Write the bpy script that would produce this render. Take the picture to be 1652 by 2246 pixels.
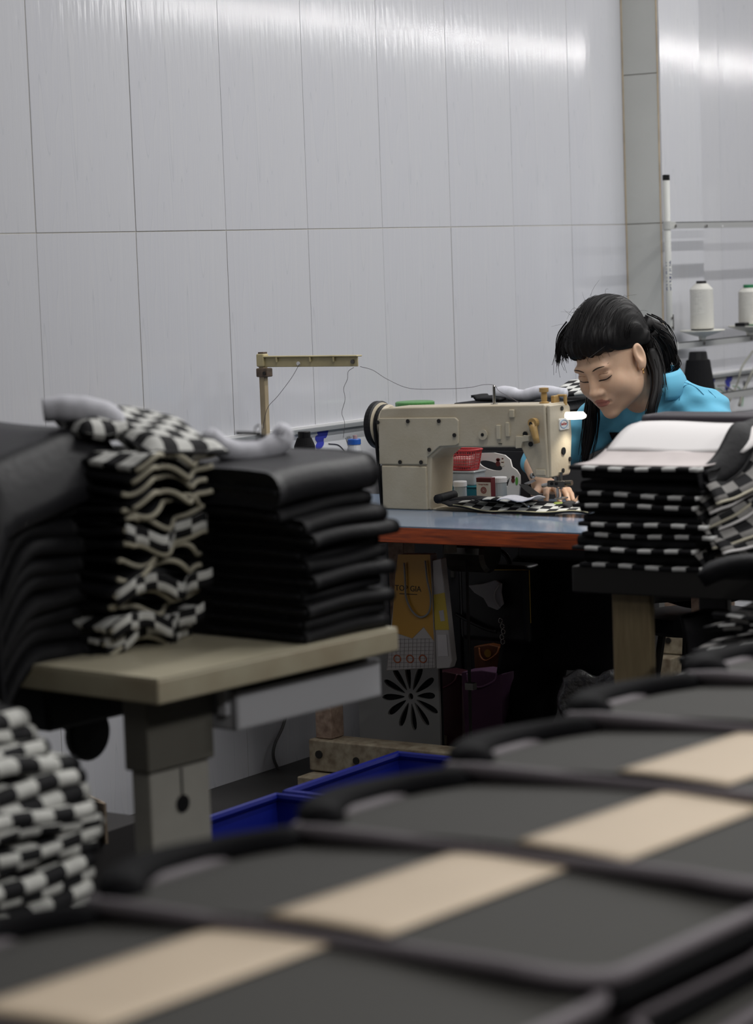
import bpy, bmesh, math, random
import numpy as np
from mathutils import Matrix, Vector
random.seed(7); RNG = np.random.default_rng(7)
for o in list(bpy.data.objects): bpy.data.objects.remove(o)
S = bpy.context.scene
COL = S.collection

# ------------------------------------------------------------------ camera
# wall plane x = 0, y runs along the wall away from the camera, z up (metres)
FPX = 5303.0; IW, IH = 1652, 2246
YAW, PITCH, ROLL = math.radians(34.0), math.radians(5.9), math.radians(2.04)
CAM = np.array([4.07, 0.0, 1.43])
fw = np.array([-math.sin(YAW)*math.cos(PITCH), math.cos(YAW)*math.cos(PITCH), -math.sin(PITCH)])
r0 = np.array([math.cos(YAW), math.sin(YAW), 0.0]); u0 = np.cross(r0, fw)
rt = math.cos(ROLL)*r0 - math.sin(ROLL)*u0
up = math.sin(ROLL)*r0 + math.cos(ROLL)*u0
cd = bpy.data.cameras.new('camera'); co = bpy.data.objects.new('camera', cd); COL.objects.link(co)
co.matrix_world = Matrix(((rt[0], up[0], -fw[0], CAM[0]), (rt[1], up[1], -fw[1], CAM[1]), (rt[2], up[2], -fw[2], CAM[2]), (0, 0, 0, 1)))
cd.sensor_fit = 'VERTICAL'; cd.sensor_height = 36.0; cd.sensor_width = 36.0*IW/IH
cd.lens = FPX/IH*36.0
cd.clip_start = 0.05; cd.clip_end = 60
cd.dof.use_dof = True; cd.dof.focus_distance = 6.7; cd.dof.aperture_fstop = 3.4
S.camera = co

def at(px, py, x=None, y=None, z=None):
    """survey helper: the real point seen at a photo pixel on a known plane of the room"""
    d = fw + rt*(px-IW/2)/FPX - up*(py-IH/2)/FPX
    if x is not None: t = (x-CAM[0])/d[0]
    elif y is not None: t = (y-CAM[1])/d[1]
    else: t = (z-CAM[2])/d[2]
    return CAM + d*t

# ------------------------------------------------------------------ world, lights, exposure
w = bpy.data.worlds.new('world'); S.world = w; w.use_nodes = True
w.node_tree.nodes['Background'].inputs[0].default_value = (1.0, 0.985, 0.965, 1)
w.node_tree.nodes['Background'].inputs[1].default_value = 0.035
S.view_settings.view_transform = 'Standard'; S.view_settings.look = 'None'
S.view_settings.gamma = 1.0; S.view_settings.use_curve_mapping = False
S.view_settings.exposure = -0.36

TUBES = [(4.3, y, 2.86+dz) for y, dz in ((0.9, 0), (2.9, 0), (5.4, 0), (8.0, 0), (10.75, 0.0), (11.98, 0.012), (13.35, -0.01), (14.58, -0.03), (15.8, 0.0), (17.3, 0.02), (18.5, 0.0))] + [(xr, y, 3.12) for xr in (1.15, 2.3) for y in (4.6, 6.2, 7.8, 9.4)]  # far aisle tubes follow wall reflections; nearer tubes and both overhead rows added for illumination
TUBE_W = 38.0; OVER_W = 25.0

# ------------------------------------------------------------------ materials
MATS = {}
def mat(name, col, rough=0.6, spec=0.4, metal=0.0, vary=0.0, vscale=8.0, stretch=(1,1,1), bump=0.0, bscale=60.0,
        col2=None, emit=None, estr=0.0, trans=0.0, alpha=1.0, sheen=0.0, coat=0.0, tex='Object', aniso=0):
    if name in MATS: return MATS[name]
    m = bpy.data.materials.new(name); m.use_nodes = True; MATS[name] = m
    nt = m.node_tree; b = nt.nodes['Principled BSDF']
    b.inputs['Base Color'].default_value = (*col, 1); b.inputs['Roughness'].default_value = rough
    b.inputs['Specular IOR Level'].default_value = spec; b.inputs['Metallic'].default_value = metal
    if sheen: b.inputs['Sheen Weight'].default_value = sheen
    if coat: b.inputs['Coat Weight'].default_value = coat; b.inputs['Coat Roughness'].default_value = 0.1
    if trans: b.inputs['Transmission Weight'].default_value = trans
    if alpha < 1: b.inputs['Alpha'].default_value = alpha
    if emit: b.inputs['Emission Color'].default_value = (*emit, 1); b.inputs['Emission Strength'].default_value = estr
    if vary or bump or col2:
        tc = nt.nodes.new('ShaderNodeTexCoord'); mp = nt.nodes.new('ShaderNodeMapping')
        nt.links.new(tc.outputs[tex], mp.inputs[0]); mp.inputs['Scale'].default_value = stretch
    if vary or col2:
        n = nt.nodes.new('ShaderNodeTexNoise'); n.inputs['Scale'].default_value = vscale; n.inputs['Detail'].default_value = 5
        nt.links.new(mp.outputs[0], n.inputs['Vector'])
        r = nt.nodes.new('ShaderNodeValToRGB'); r.color_ramp.elements[0].position = 0.3; r.color_ramp.elements[1].position = 0.7
        c2 = col2 if col2 else tuple(max(0, c*(1-vary)) for c in col)
        c1 = col if col2 else tuple(min(1, c*(1+vary)) for c in col)
        r.color_ramp.elements[0].color = (*c2, 1); r.color_ramp.elements[1].color = (*c1, 1)
        nt.links.new(n.outputs[0], r.inputs[0]); nt.links.new(r.outputs[0], b.inputs['Base Color'])
    if bump:
        n2 = nt.nodes.new('ShaderNodeTexNoise'); n2.inputs['Scale'].default_value = bscale; n2.inputs['Detail'].default_value = 4
        nt.links.new(mp.outputs[0], n2.inputs['Vector'])
        bp = nt.nodes.new('ShaderNodeBump'); bp.inputs['Strength'].default_value = bump; bp.inputs['Distance'].default_value = 0.01
        nt.links.new(n2.outputs[0], bp.inputs['Height']); nt.links.new(bp.outputs[0], b.inputs['Normal'])
    return m

def checker_mat(name, su, sv, c1, c2, rough=0.8, soft=False, swirl=True):
    """printed check cloth; squares from the piece's own UV (metres)"""
    if name in MATS: return MATS[name]
    m = bpy.data.materials.new(name); m.use_nodes = True; MATS[name] = m
    nt = m.node_tree; b = nt.nodes['Principled BSDF']; b.inputs['Roughness'].default_value = rough
    b.inputs['Specular IOR Level'].default_value = 0.25
    tc = nt.nodes.new('ShaderNodeTexCoord'); mp = nt.nodes.new('ShaderNodeMapping')
    mp.inputs['Scale'].default_value = (1/su, 1/sv, 0.0); mp.inputs['Location'].default_value = (0.01, 0.01, 0.5)
    nt.links.new(tc.outputs['UV'], mp.inputs[0])
    ck = nt.nodes.new('ShaderNodeTexChecker'); ck.inputs['Scale'].default_value = 1.0
    ck.inputs['Color1'].default_value = (*c1, 1); ck.inputs['Color2'].default_value = (*c2, 1)
    nt.links.new(mp.outputs[0], ck.inputs['Vector'])
    n = nt.nodes.new('ShaderNodeTexNoise'); n.inputs['Scale'].default_value = 45; nt.links.new(tc.outputs['Object'], n.inputs['Vector'])
    mx = nt.nodes.new('ShaderNodeMixRGB'); mx.blend_type = 'MULTIPLY'; mx.inputs[0].default_value = 0.35
    nt.links.new(ck.outputs[0], mx.inputs[1]); nt.links.new(n.outputs[0], mx.inputs[2])
    nt.links.new(mx.outputs[0], b.inputs['Base Color'])
    return m

# ------------------------------------------------------------------ object helpers
def tag(o, label=None, cat=None, group=None, kind=None):
    if label: o['label'] = label
    if cat: o['category'] = cat
    if group: o['group'] = group
    if kind: o['kind'] = kind
    return o
def thing(name, label, cat, loc=(0, 0, 0), group=None, rz=0.0):
    o = bpy.data.objects.new(name, None); COL.objects.link(o); o.location = loc; o.rotation_euler = (0, 0, rz)
    o.empty_display_size = 0.05
    return tag(o, label, cat, group)

class MB:
    def __init__(s): s.v = []; s.f = []; s.uv = {}; s.mi = {}; s.cur = 0
    def add(s, vs, fs, uvs=None):
        b = len(s.v); s.v += [tuple(map(float, p)) for p in vs]
        for i, f in enumerate(fs):
            if s.cur: s.mi[len(s.f)] = s.cur
            if uvs is not None: s.uv[len(s.f)] = uvs[i]
            s.f.append(tuple(b+k for k in f))
        return s
    def box(s, c, d, M=None):
        x, y, z = d[0]/2, d[1]/2, d[2]/2
        vs = [Vector((i*x, j*y, k*z)) for k in (-1, 1) for j in (-1, 1) for i in (-1, 1)]
        if M is not None: vs = [M @ p for p in vs]
        vs = [(p[0]+c[0], p[1]+c[1], p[2]+c[2]) for p in vs]
        return s.add(vs, [(0, 2, 3, 1), (4, 5, 7, 6), (0, 1, 5, 4), (2, 6, 7, 3), (0, 4, 6, 2), (1, 3, 7, 5)])
    def b2(s, lo, hi): return s.box([(a+b)/2 for a, b in zip(lo, hi)], [abs(b-a) for a, b in zip(lo, hi)])
    def prism(s, poly, fn, d0, d1):
        """poly of (a,b); fn(a,b,d)->xyz"""
        n = len(poly)
        vs = [fn(a, b, d0) for a, b in poly] + [fn(a, b, d1) for a, b in poly]
        fs = [tuple(range(n))[::-1], tuple(range(n, 2*n))] + [(i, (i+1) % n, n+(i+1) % n, n+i) for i in range(n)]
        return s.add(vs, fs)
    def tube(s, pts, rad, n=10, cap=True, flat=None):
        pts = [Vector(tuple(map(float, p))) for p in pts]; m = len(pts)
        if not hasattr(rad, '__len__'): rad = [rad]*m
        vs = []; prev = None
        for i, p in enumerate(pts):
            t = (pts[min(i+1, m-1)]-pts[max(i-1, 0)])
            if t.length < 1e-9: t = Vector((0, 0, 1))
            t.normalize()
            if prev is None:
                a = Vector((0, 0, 1)) if abs(t.z) < 0.9 else Vector((1, 0, 0))
                nrm = (a - t*a.dot(t)).normalized()
            else:
                nrm = (prev - t*prev.dot(t)); nrm = nrm.normalized() if nrm.length > 1e-6 else prev
            prev = nrm; bn = t.cross(nrm)
            for k in range(n):
                a = 2*math.pi*k/n
                ca, sa = math.cos(a), math.sin(a)
                if flat: ca *= flat
                q = p + (nrm*ca + bn*sa)*rad[i]; vs.append(tuple(q))
        fs = [(i*n+k, i*n+(k+1) % n, (i+1)*n+(k+1) % n, (i+1)*n+k) for i in range(m-1) for k in range(n)]
        if cap: fs += [tuple(range(n))[::-1], tuple(range((m-1)*n, m*n))]
        return s.add(vs, fs)
    def lathe(s, prof, o, n=24, axis='z'):
        """prof: list of (r, h) from bottom to top"""
        vs = []
        for r, h in prof:
            for k in range(n):
                a = 2*math.pi*k/n; c, q = r*math.cos(a), r*math.sin(a)
                p = {'z': (c, q, h), 'x': (h, c, q), 'y': (q, h, c)}[axis]
                vs.append((p[0]+o[0], p[1]+o[1], p[2]+o[2]))
        m = len(prof)
        fs = [(i*n+k, i*n+(k+1) % n, (i+1)*n+(k+1) % n, (i+1)*n+k) for i in range(m-1) for k in range(n)]
        fs += [tuple(range(n))[::-1], tuple(range((m-1)*n, m*n))]
        return s.add(vs, fs)
    def grid(s, fn, nu, nv, ulen=1.0, vlen=1.0, closed=False):
        vs = [fn(i/nu, j/nv) for j in range(nv+1) for i in range(nu+1)]
        fs, uvs = [], []
        for j in range(nv):
            for i in range(nu):
                a = j*(nu+1)+i; fs.append((a, a+1, a+nu+2, a+nu+1))
                U = lambda ii, jj: (ii/nu*ulen, jj/nv*vlen)
                uvs.append([U(i, j), U(i+1, j), U(i+1, j+1), U(i, j+1)])
        return s.add(vs, fs, uvs)
    def build(s, name, mats, parent=None, smooth=False, bevel=0.0, solid=0.0, sub=0, seg=2, offset=0.0, weighted=True):
        me = bpy.data.meshes.new(name); me.from_pydata(s.v, [], s.f)
        if not isinstance(mats, (list, tuple)): mats = [mats]
        for m in mats: me.materials.append(m)
        for i, k in s.mi.items(): me.polygons[i].material_index = k
        if s.uv:
            l = me.uv_layers.new(name='UVMap')
            for i, p in enumerate(me.polygons):
                if i in s.uv:
                    for li, c in zip(p.loop_indices, s.uv[i]): l.data[li].uv = c
        if smooth:
            for p in me.polygons: p.use_smooth = True
        me.update()
        o = bpy.data.objects.new(name, me); COL.objects.link(o)
        if parent is not None:
            o.parent = parent
            o.matrix_parent_inverse = parent_inv(parent)
        if solid:
            md = o.modifiers.new('solid', 'SOLIDIFY'); md.thickness = solid; md.offset = offset
        if bevel:
            md = o.modifiers.new('bevel', 'BEVEL'); md.width = bevel; md.segments = seg; md.limit_method = 'ANGLE'; md.angle_limit = 0.6
            if not smooth:
                for p in me.polygons: p.use_smooth = True
            md2 = o.modifiers.new('wn', 'WEIGHTED_NORMAL')
        if sub:
            md = o.modifiers.new('sub', 'SUBSURF'); md.levels = sub; md.render_levels = sub
        return o
def parent_inv(p):
    """inverse of the parent's own placement (parts are written in room coordinates)"""
    if p.parent is not None: return Matrix.Identity(4)      # a part already sits in room coordinates
    return (Matrix.Translation(p.location) @ p.rotation_euler.to_matrix().to_4x4()).inverted()
def copy_thing(o, loc, label=None, group=None, rz=None):
    c = o.copy(); COL.objects.link(c); c.location = loc
    if rz is not None: c.rotation_euler = (0, 0, rz)
    if label: c['label'] = label
    if group: c['group'] = group
    for ch in list(o.children):
        d = ch.copy(); COL.objects.link(d); d.parent = c; d.matrix_parent_inverse = ch.matrix_parent_inverse.copy()
        for g in list(ch.children):
            e = g.copy(); COL.objects.link(e); e.parent = d; e.matrix_parent_inverse = g.matrix_parent_inverse.copy()
    return c
def text_mesh(name, body, size, M, m, parent, extrude=0.0003, align='CENTER'):
    cu = bpy.data.curves.new(name, 'FONT'); cu.body = body; cu.size = size; cu.extrude = extrude
    cu.align_x = align; cu.align_y = 'CENTER'; cu.resolution_u = 3
    tmp = bpy.data.objects.new(name+'_tmp', cu); COL.objects.link(tmp)
    dg = bpy.context.evaluated_depsgraph_get()
    me = bpy.data.meshes.new_from_object(tmp.evaluated_get(dg))
    bpy.data.objects.remove(tmp); bpy.data.curves.remove(cu)
    me.materials.clear(); me.materials.append(m); me.transform(M); me.name = name
    o = bpy.data.objects.new(name, me); COL.objects.link(o)
    o.parent = parent; o.matrix_parent_inverse = parent_inv(parent)
    return o
def frame(o, xa, ya):
    """matrix with origin o, text x along xa, text up along ya"""
    xa = Vector(xa).normalized(); ya = Vector(ya).normalized(); za = xa.cross(ya)
    return Matrix(((xa.x, ya.x, za.x, o[0]), (xa.y, ya.y, za.y, o[1]), (xa.z, ya.z, za.z, o[2]), (0, 0, 0, 1)))
def catmull(P, n=8):
    P = [np.array(p, float) for p in P]; Q = [2*P[0]-P[1]] + P + [2*P[-1]-P[-2]]; out = []
    for i in range(1, len(Q)-2):
        for k in range(n):
            t = k/n; a, b, c, d = Q[i-1], Q[i], Q[i+1], Q[i+2]
            out.append(0.5*((2*b)+(-a+c)*t+(2*a-5*b+4*c-d)*t*t+(-a+3*b-3*c+d)*t**3))
    out.append(P[-1]); return out
def rrect(w, h, r, n=5):
    out = []
    for cx, cy, a0 in ((w/2-r, h/2-r, 0), (-w/2+r, h/2-r, 90), (-w/2+r, -h/2+r, 180), (w/2-r, -h/2+r, 270)):
        for k in range(n+1):
            a = math.radians(a0+90*k/n); out.append((cx+r*math.cos(a), cy+r*math.sin(a)))
    return out

# ================================================================== SETTING
# wall panel board: glossy off-white board with faint vertical printed grain
def wall_panel_mat():
    m = bpy.data.materials.new('wall_board'); m.use_nodes = True; MATS['wall_board'] = m
    nt = m.node_tree; b = nt.nodes['Principled BSDF']; L = nt.links.new
    tc = nt.nodes.new('ShaderNodeTexCoord')
    mp = nt.nodes.new('ShaderNodeMapping'); mp.inputs['Scale'].default_value = (1, 1, 0.04); L(tc.outputs['Object'], mp.inputs[0])
    # grain: thin lines where a stretched noise crosses levels
    n = nt.nodes.new('ShaderNodeTexNoise'); n.inputs['Scale'].default_value = 13; n.inputs['Detail'].default_value = 1.2; L(mp.outputs[0], n.inputs['Vector'])
    mu = nt.nodes.new('ShaderNodeMath'); mu.operation = 'MULTIPLY'; mu.inputs[1].default_value = 16; L(n.outputs[0], mu.inputs[0])
    fr = nt.nodes.new('ShaderNodeMath'); fr.operation = 'FRACT'; L(mu.outputs[0], fr.inputs[0])
    rp = nt.nodes.new('ShaderNodeValToRGB'); e = rp.color_ramp.elements
    e[0].position = 0.0; e[0].color = (0.47, 0.48, 0.505, 1); e[1].position = 0.07; e[1].color = (0.545, 0.55, 0.565, 1)
    e2 = e.new(0.6); e2.color = (0.532, 0.538, 0.56, 1); L(fr.outputs[0], rp.inputs[0])
    n3 = nt.nodes.new('ShaderNodeTexNoise'); n3.inputs['Scale'].default_value = 2.2; n3.inputs['Detail'].default_value = 3; L(mp.outputs[0], n3.inputs['Vector'])
    r3 = nt.nodes.new('ShaderNodeValToRGB'); r3.color_ramp.elements[0].color = (0.90, 0.90, 0.95, 1); r3.color_ramp.elements[1].color = (1, 1, 1, 1); L(n3.outputs[0], r3.inputs[0])
    mx = nt.nodes.new('ShaderNodeMixRGB'); mx.blend_type = 'MULTIPLY'; mx.inputs[0].default_value = 1; L(rp.outputs[0], mx.inputs[1]); L(r3.outputs[0], mx.inputs[2])
    L(mx.outputs[0], b.inputs['Base Color'])
    b.inputs['Roughness'].default_value = 0.11; b.inputs['Specular IOR Level'].default_value = 0.5
    n4 = nt.nodes.new('ShaderNodeTexNoise'); n4.inputs['Scale'].default_value = 60; n4.inputs['Detail'].default_value = 2
    mp4 = nt.nodes.new('ShaderNodeMapping'); mp4.inputs['Scale'].default_value = (1, 1, 0.12); L(tc.outputs['Object'], mp4.inputs[0]); L(mp4.outputs[0], n4.inputs['Vector'])
    bp = nt.nodes.new('ShaderNodeBump'); bp.inputs['Strength'].default_value = 0.10; bp.inputs['Distance'].default_value = 0.006
    L(n4.outputs[0], bp.inputs['Height']); L(bp.outputs[0], b.inputs['Normal'])
    return m
WALLM = wall_panel_mat()
M_seam = mat('seam_filler', (0.44, 0.42, 0.37), 0.8)
M_column = mat('column_board', (0.48, 0.485, 0.465), 0.42, 0.4, vary=0.05, vscale=3)
M_floor = mat('floor_tile', (0.04, 0.039, 0.038), 0.5, vary=0.2, vscale=4)
M_ceil = mat('ceiling_paint', (0.62, 0.62, 0.62), 0.8)

def struct(name, mb, m, parent=None, **k):
    o = mb.build(name, m, parent, **k)
    if parent is None: o['kind'] = 'structure'
    return o
floor = struct('floor', MB().b2((-0.3, -3, -0.12), (8.5, 24, 0)), M_floor)
ceiling = struct('ceiling', MB().b2((-0.3, -3, 3.4), (8.5, 24, 3.5)), M_ceil)
wall = struct('wall_left', MB().b2((-0.3, -3, 0), (-0.0022, 24, 3.4)), M_seam)
wb = struct('wall_back', MB().b2((-0.3, 24, 0), (8.5, 24.2, 3.4)), mat('back_paint', (0.5, 0.5, 0.52), 0.7))
PW = 0.3893; Y0 = 4.565; GAP = 0.0022
def panel_mesh(wd, z0, z1):
    mb = MB().b2((-0.0022, 0, z0), (0.0, wd, z1)); return mb
proto_lo = panel_mesh(PW-GAP, 0.0, 1.530).build('panel', WALLM, wall, bevel=0.0006, seg=1)
proto_hi = panel_mesh(PW-GAP, 1.5325, 3.4).build('panel', WALLM, wall, bevel=0.0006, seg=1)
ks = list(range(-12, 26)); first = True
for k in ks:
    for p in (proto_lo, proto_hi):
        q = p if k == ks[0] else p.copy()
        if q is not p: COL.objects.link(q)
        q.location = (RNG.uniform(-0.0008, 0.0004), Y0+PW*k+GAP/2, 0)
# column standing out of the wall, clad with short boards
colm = struct('trim_1', MB().b2((-0.01, 7.690, 0), (0.138, 8.0, 3.4)), mat('column_core', (0.40, 0.36, 0.29), 0.8))
for z0, z1 in ((0.0, 0.48), (0.4825, 1.005), (1.0075, 1.530), (1.5325, 2.052), (2.0545, 2.60), (2.6025, 3.4)):
    MB().b2((0.001, 7.683, z0), (0.1385, 7.690, z1)).build('panel', M_column, colm, bevel=0.001, seg=1)
MB().b2((0.138, 7.688, 0), (0.146, 8.002, 1.530)).build('panel', WALLM, colm, bevel=0.001, seg=1)
MB().b2((0.138, 7.688, 1.5325), (0.146, 8.002, 3.4)).build('panel', WALLM, colm, bevel=0.001, seg=1)

M_caulk = mat('old_caulk', (0.46, 0.37, 0.25), 0.8, vary=0.25, vscale=14)
MB().b2((0.0, 7.6805, 0.0), (0.004, 7.684, 3.4)).build('caulk', M_caulk, colm)
MB().b2((0.1365, 7.6815, 0.0), (0.141, 7.6835, 3.4)).build('caulk', M_caulk, colm)
# tube lights under the ceiling: the reflected row plus tubes added for illumination
M_tube = mat('tube_glass', (1, 1, 1), 0.3, emit=(0.93, 0.97, 1.0), estr=3.0)
M_fix = mat('fixture_white', (0.8, 0.8, 0.8), 0.4)
def make_tube(x, y, z):
    t = thing('ceiling_light', 'white tube light under the ceiling; row read from reflections, others added for illumination', 'light', (x, y, z), 'tube lights in rows under the ceiling')
    MB().b2((x-0.035, y-0.61, z+0.012), (x+0.035, y+0.61, z+0.05)).build('housing', M_fix, t)
    for s in (-0.3, 0.3): MB().b2((x-0.004, y+s-0.004, z+0.05), (x+0.004, y+s+0.004, 3.4)).build('hanger', M_fix, t)
    la = bpy.data.lights.new('tube_lamp', 'AREA'); la.shape = 'RECTANGLE'; la.size = 0.05; la.size_y = 1.2; la.energy = OVER_W if x < 3 else TUBE_W; la.color = (1.0, 0.985, 0.965)
    lo = bpy.data.objects.new('tube_lamp', la); COL.objects.link(lo); lo.location = (x, y, z+0.008); lo.parent = t; lo.matrix_parent_inverse = parent_inv(t)
for t in TUBES: make_tube(*t)

# cable duct and flowered border on the wall
M_duct = mat('duct_grey', (0.20, 0.21, 0.22), 0.5)
M_white_pl = mat('white_plastic', (0.62, 0.62, 0.63), 0.35)
M_border = mat('border_print', (0.60, 0.61, 0.64), 0.3)
for nm, y0, y1 in (('trim_2', 4.9, 7.68), ('trim_3', 8.02, 11.0)):
    d = struct(nm, MB().b2((0.0, y0, 0.946), (0.022, y1, 0.960)), M_duct, bevel=0.002)
    MB().b2((0.0, y0, 0.960), (0.018, y1, 0.966)).build('duct_lid', M_white_pl, d)
    MB().b2((0.0, y0, 0.80), (0.003, y1, 0.946)).build('border_strip', M_border, d)
    flm = mat('border_blue', (0.035, 0.045, 0.36), 0.5); stm = mat('border_stem', (0.02, 0.02, 0.04), 0.5); grm = mat('border_green', (0.05, 0.30, 0.09), 0.5)
    ys = ([5.77, 6.5] if nm == 'trim_2' else [8.345, 8.50, 8.90])
    for yy in ys:
        fl = MB()
        for k in range(5):
            a = math.radians(70+k*32); c = (yy+0.026*math.cos(a), 0.915+0.030*math.sin(a))
            poly = [(c[0]+0.022*math.cos(b)*math.cos(a)-0.012*math.sin(b)*math.sin(a), c[1]+0.022*math.cos(b)*math.sin(a)+0.012*math.sin(b)*math.cos(a)) for b in np.linspace(0, 2*math.pi, 14)[:-1]]
            fl.prism(poly, lambda a_, b_, d_: (d_, a_, b_), 0.003, 0.0036+0.0002*k)
        fl.build('flower', flm, d)
        pts = [(0.0035, yy+0.02, 0.905), (0.0035, yy+0.075, 0.895), (0.0035, yy+0.11, 0.86), (0.0035, yy+0.10, 0.82)]
        MB().tube(catmull(pts, 6), 0.0016, 5).build('stem', stm if nm == 'trim_2' else grm, d)
        lf = MB()
        for k in range(5):
            a = 1.1+0.25*k
            lf.tube([(0.0035, yy+0.125, 0.885), (0.0035, yy+0.125+0.03*math.cos(a), 0.885+0.035*math.sin(a))], [0.002, 0.0008], 4)
        lf.build('leaf', stm, d)

# ================================================================== SEWING TABLES
def fill2d(name, loops, thick, fn, m, parent, flip=False):
    """flat board with holes: loops[0] outline, others holes, in (a,b); fn(a,b,d)->xyz"""
    cu = bpy.data.curves.new(name, 'CURVE'); cu.dimensions = '2D'; cu.fill_mode = 'BOTH'; cu.extrude = thick/2
    for lp in loops:
        sp = cu.splines.new('POLY'); sp.points.add(len(lp)-1); sp.use_cyclic_u = True
        for p, q in zip(sp.points, lp): p.co = (q[0], q[1], 0, 1)
    tmp = bpy.data.objects.new(name+'_tmp', cu); COL.objects.link(tmp)
    me = bpy.data.meshes.new_from_object(tmp.evaluated_get(bpy.context.evaluated_depsgraph_get()))
    bpy.data.objects.remove(tmp); bpy.data.curves.remove(cu)
    for v in me.vertices: v.co = Vector(tuple(map(float, fn(v.co.x, v.co.y, v.co.z))))
    me.materials.clear(); me.materials.append(m); me.name = name; me.update()
    o = bpy.data.objects.new(name, me); COL.objects.link(o); o.parent = parent; o.matrix_parent_inverse = parent_inv(parent)
    return o

M_lam = mat('table_laminate', (0.20, 0.255, 0.345), 0.13, 0.5, vary=0.06, vscale=14)
M_brown = mat('table_edge_wood', (0.50, 0.085, 0.012), 0.32, 0.5, col2=(0.15, 0.026, 0.008), vscale=26, stretch=(0.5, 1, 7))
M_oldwood = mat('worn_wood', (0.34, 0.25, 0.19), 0.75, col2=(0.17, 0.11, 0.08), vscale=55)
M_frame = mat('stand_paint', (0.33, 0.29, 0.21), 0.6, col2=(0.16, 0.12, 0.08), vscale=40)
M_black = mat('black_plastic', (0.006, 0.006, 0.007), 0.45, 0.25)
M_dark = mat('dark_metal', (0.03, 0.028, 0.026), 0.45, metal=0.6)
M_steel = mat('steel', (0.45, 0.44, 0.42), 0.25, metal=1.0)
M_gun = mat('gunmetal', (0.12, 0.115, 0.105), 0.35, metal=0.9)

def sewing_table(y0, label, x1=1.40):
    t = thing('sewing_table', label, 'table', (0.7, y0+0.33, 0))
    tp = MB().b2((0.04, y0, 0.717), (x1, y0+0.70, 0.7565)).build('table_top', M_brown, t, bevel=0.002, seg=1)
    MB().b2((0.041, y0+0.001, 0.7565), (x1-0.001, y0+0.699, 0.760)).build('laminate', M_lam, t)
    for xx in (0.34, x1-0.125):
        MB().b2((xx, y0+0.10, 0.165), (xx+0.052, y0+0.16, 0.717)).build('leg', M_oldwood, t, bevel=0.003)
        MB().b2((xx, y0+0.48, 0.075), (xx+0.052, y0+0.54, 0.717)).build('leg', M_oldwood, t, bevel=0.003)
        MB().b2((xx-0.01, y0+0.02, 0.0), (xx+0.062, y0+0.66, 0.075)).build('foot', M_frame, t, bevel=0.004)
        MB().b2((xx, y0+0.10, 0.66), (xx+0.052, y0+0.54, 0.7165)).build('top_rail', M_frame, t, bevel=0.003)
    MB().b2((0.325, y0+0.085, 0.078), (x1-0.07, y0+0.165, 0.164)).build('stretcher', M_frame, t, bevel=0.005)
    MB().lathe([(0.011, 0), (0.011, 0.004)], (0.36, y0+0.081, 0.125), 10, 'y').build('bolt', M_dark, t)
    MB().lathe([(0.010, 0), (0.010, 0.003)], (0.48, y0+0.082, 0.118), 10, 'y').build('bolt', M_dark, t)
    MB().b2((0.90, y0+0.24, 0.655), (1.20, y0+0.46, 0.7165)).build('oil_pan', M_black, t, bevel=0.012)
    return t
tab = sewing_table(5.10, 'sewing table with blue-grey top and red-brown wooden edge under the sewing machine')
tab2 = sewing_table(7.15, 'sewing table behind the seated woman, below the thread rack')

# ================================================================== SEWING MACHINE
M_cream = mat('machine_enamel', (0.47, 0.42, 0.325), 0.42, 0.4, col2=(0.39, 0.335, 0.245), vscale=9, bump=0.06, bscale=130)
M_cream2 = mat('machine_enamel_plate', (0.475, 0.43, 0.335), 0.42, 0.4, col2=(0.41, 0.36, 0.265), vscale=12, bump=0.05, bscale=130)
M_tan = mat('tan_plastic', (0.36, 0.23, 0.085), 0.4, vary=0.15, vscale=30)
YB, YF = 5.452, 5.566
mach = thing('sewing_machine', 'cream industrial sewing machine with a lit lamp at its needle head', 'sewing machine', (0.75, 5.5, 0.76))
def mp(px, py, y=YB): p = at(px, py, y=y); return (float(p[0]), float(p[2]))
def fxz(a, b, d): return (a, d, b)
ZT = 0.7605
xL = mp(834, 960)[0]; xH = mp(1195, 960)[0]
body = [mp(836, 897), mp(850, 894.5), mp(1100, 888.5), mp(1194, 887), mp(1204, 1050), mp(1172, 1046), mp(1147, 992), mp(1142, 981), mp(974, 982), mp(947, 1005), mp(944, 1112)]
body += [(body[-1][0]+0.004, ZT), (xL+0.012, ZT), (xL, 0.80), (xL, 1.02)]
bo = MB().prism(body, fxz, YB, YF).build('arm_body', M_cream, mach, bevel=0.009, seg=3)
# bed plate
MB().b2((xL+0.02, 5.46, ZT-0.0005), (xH+0.02, 5.63, ZT+0.004)).build('bed', M_cream, mach, bevel=0.002)
# base block and hollow of the column
bb = [mp(872, 1022), mp(937, 1023), mp(940, 1116), ]
MB().b2((xL+0.004, YB-0.006, ZT), (bb[1][0], YB+0.02, bb[1][1])).build('base_cover', M_cream2, mach, bevel=0.004)
# back cover plate with screws
pl = [mp(x, y) for x, y in ((832, 917), (1000, 915.5), (1007, 922), (1007.5, 973), (1002, 977), (966, 979), (939, 1003), (938, 1019), (834, 1018))]
cp = MB().prism(pl, fxz, YB-0.005, YB+0.004).build('cover_plate', M_cream2, mach, bevel=0.0025)
def disc(name, px, py, r, m, parent, y0=YB, h=0.004, pr=0.0):
    x, z = mp(px, py); return MB().lathe([(r, 0), (r, h*0.6), (r*0.7, h)][::1], (x, y0-pr-h, z), 14, 'y').build(name, m, parent)
for s in ((832, 926), (898, 923.5), (966, 923), (1000, 954), (945, 986), (927, 1013.5), (881, 1013)): disc('screw', s[0], s[1], 0.0055, M_dark, cp, YB-0.005)
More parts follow.
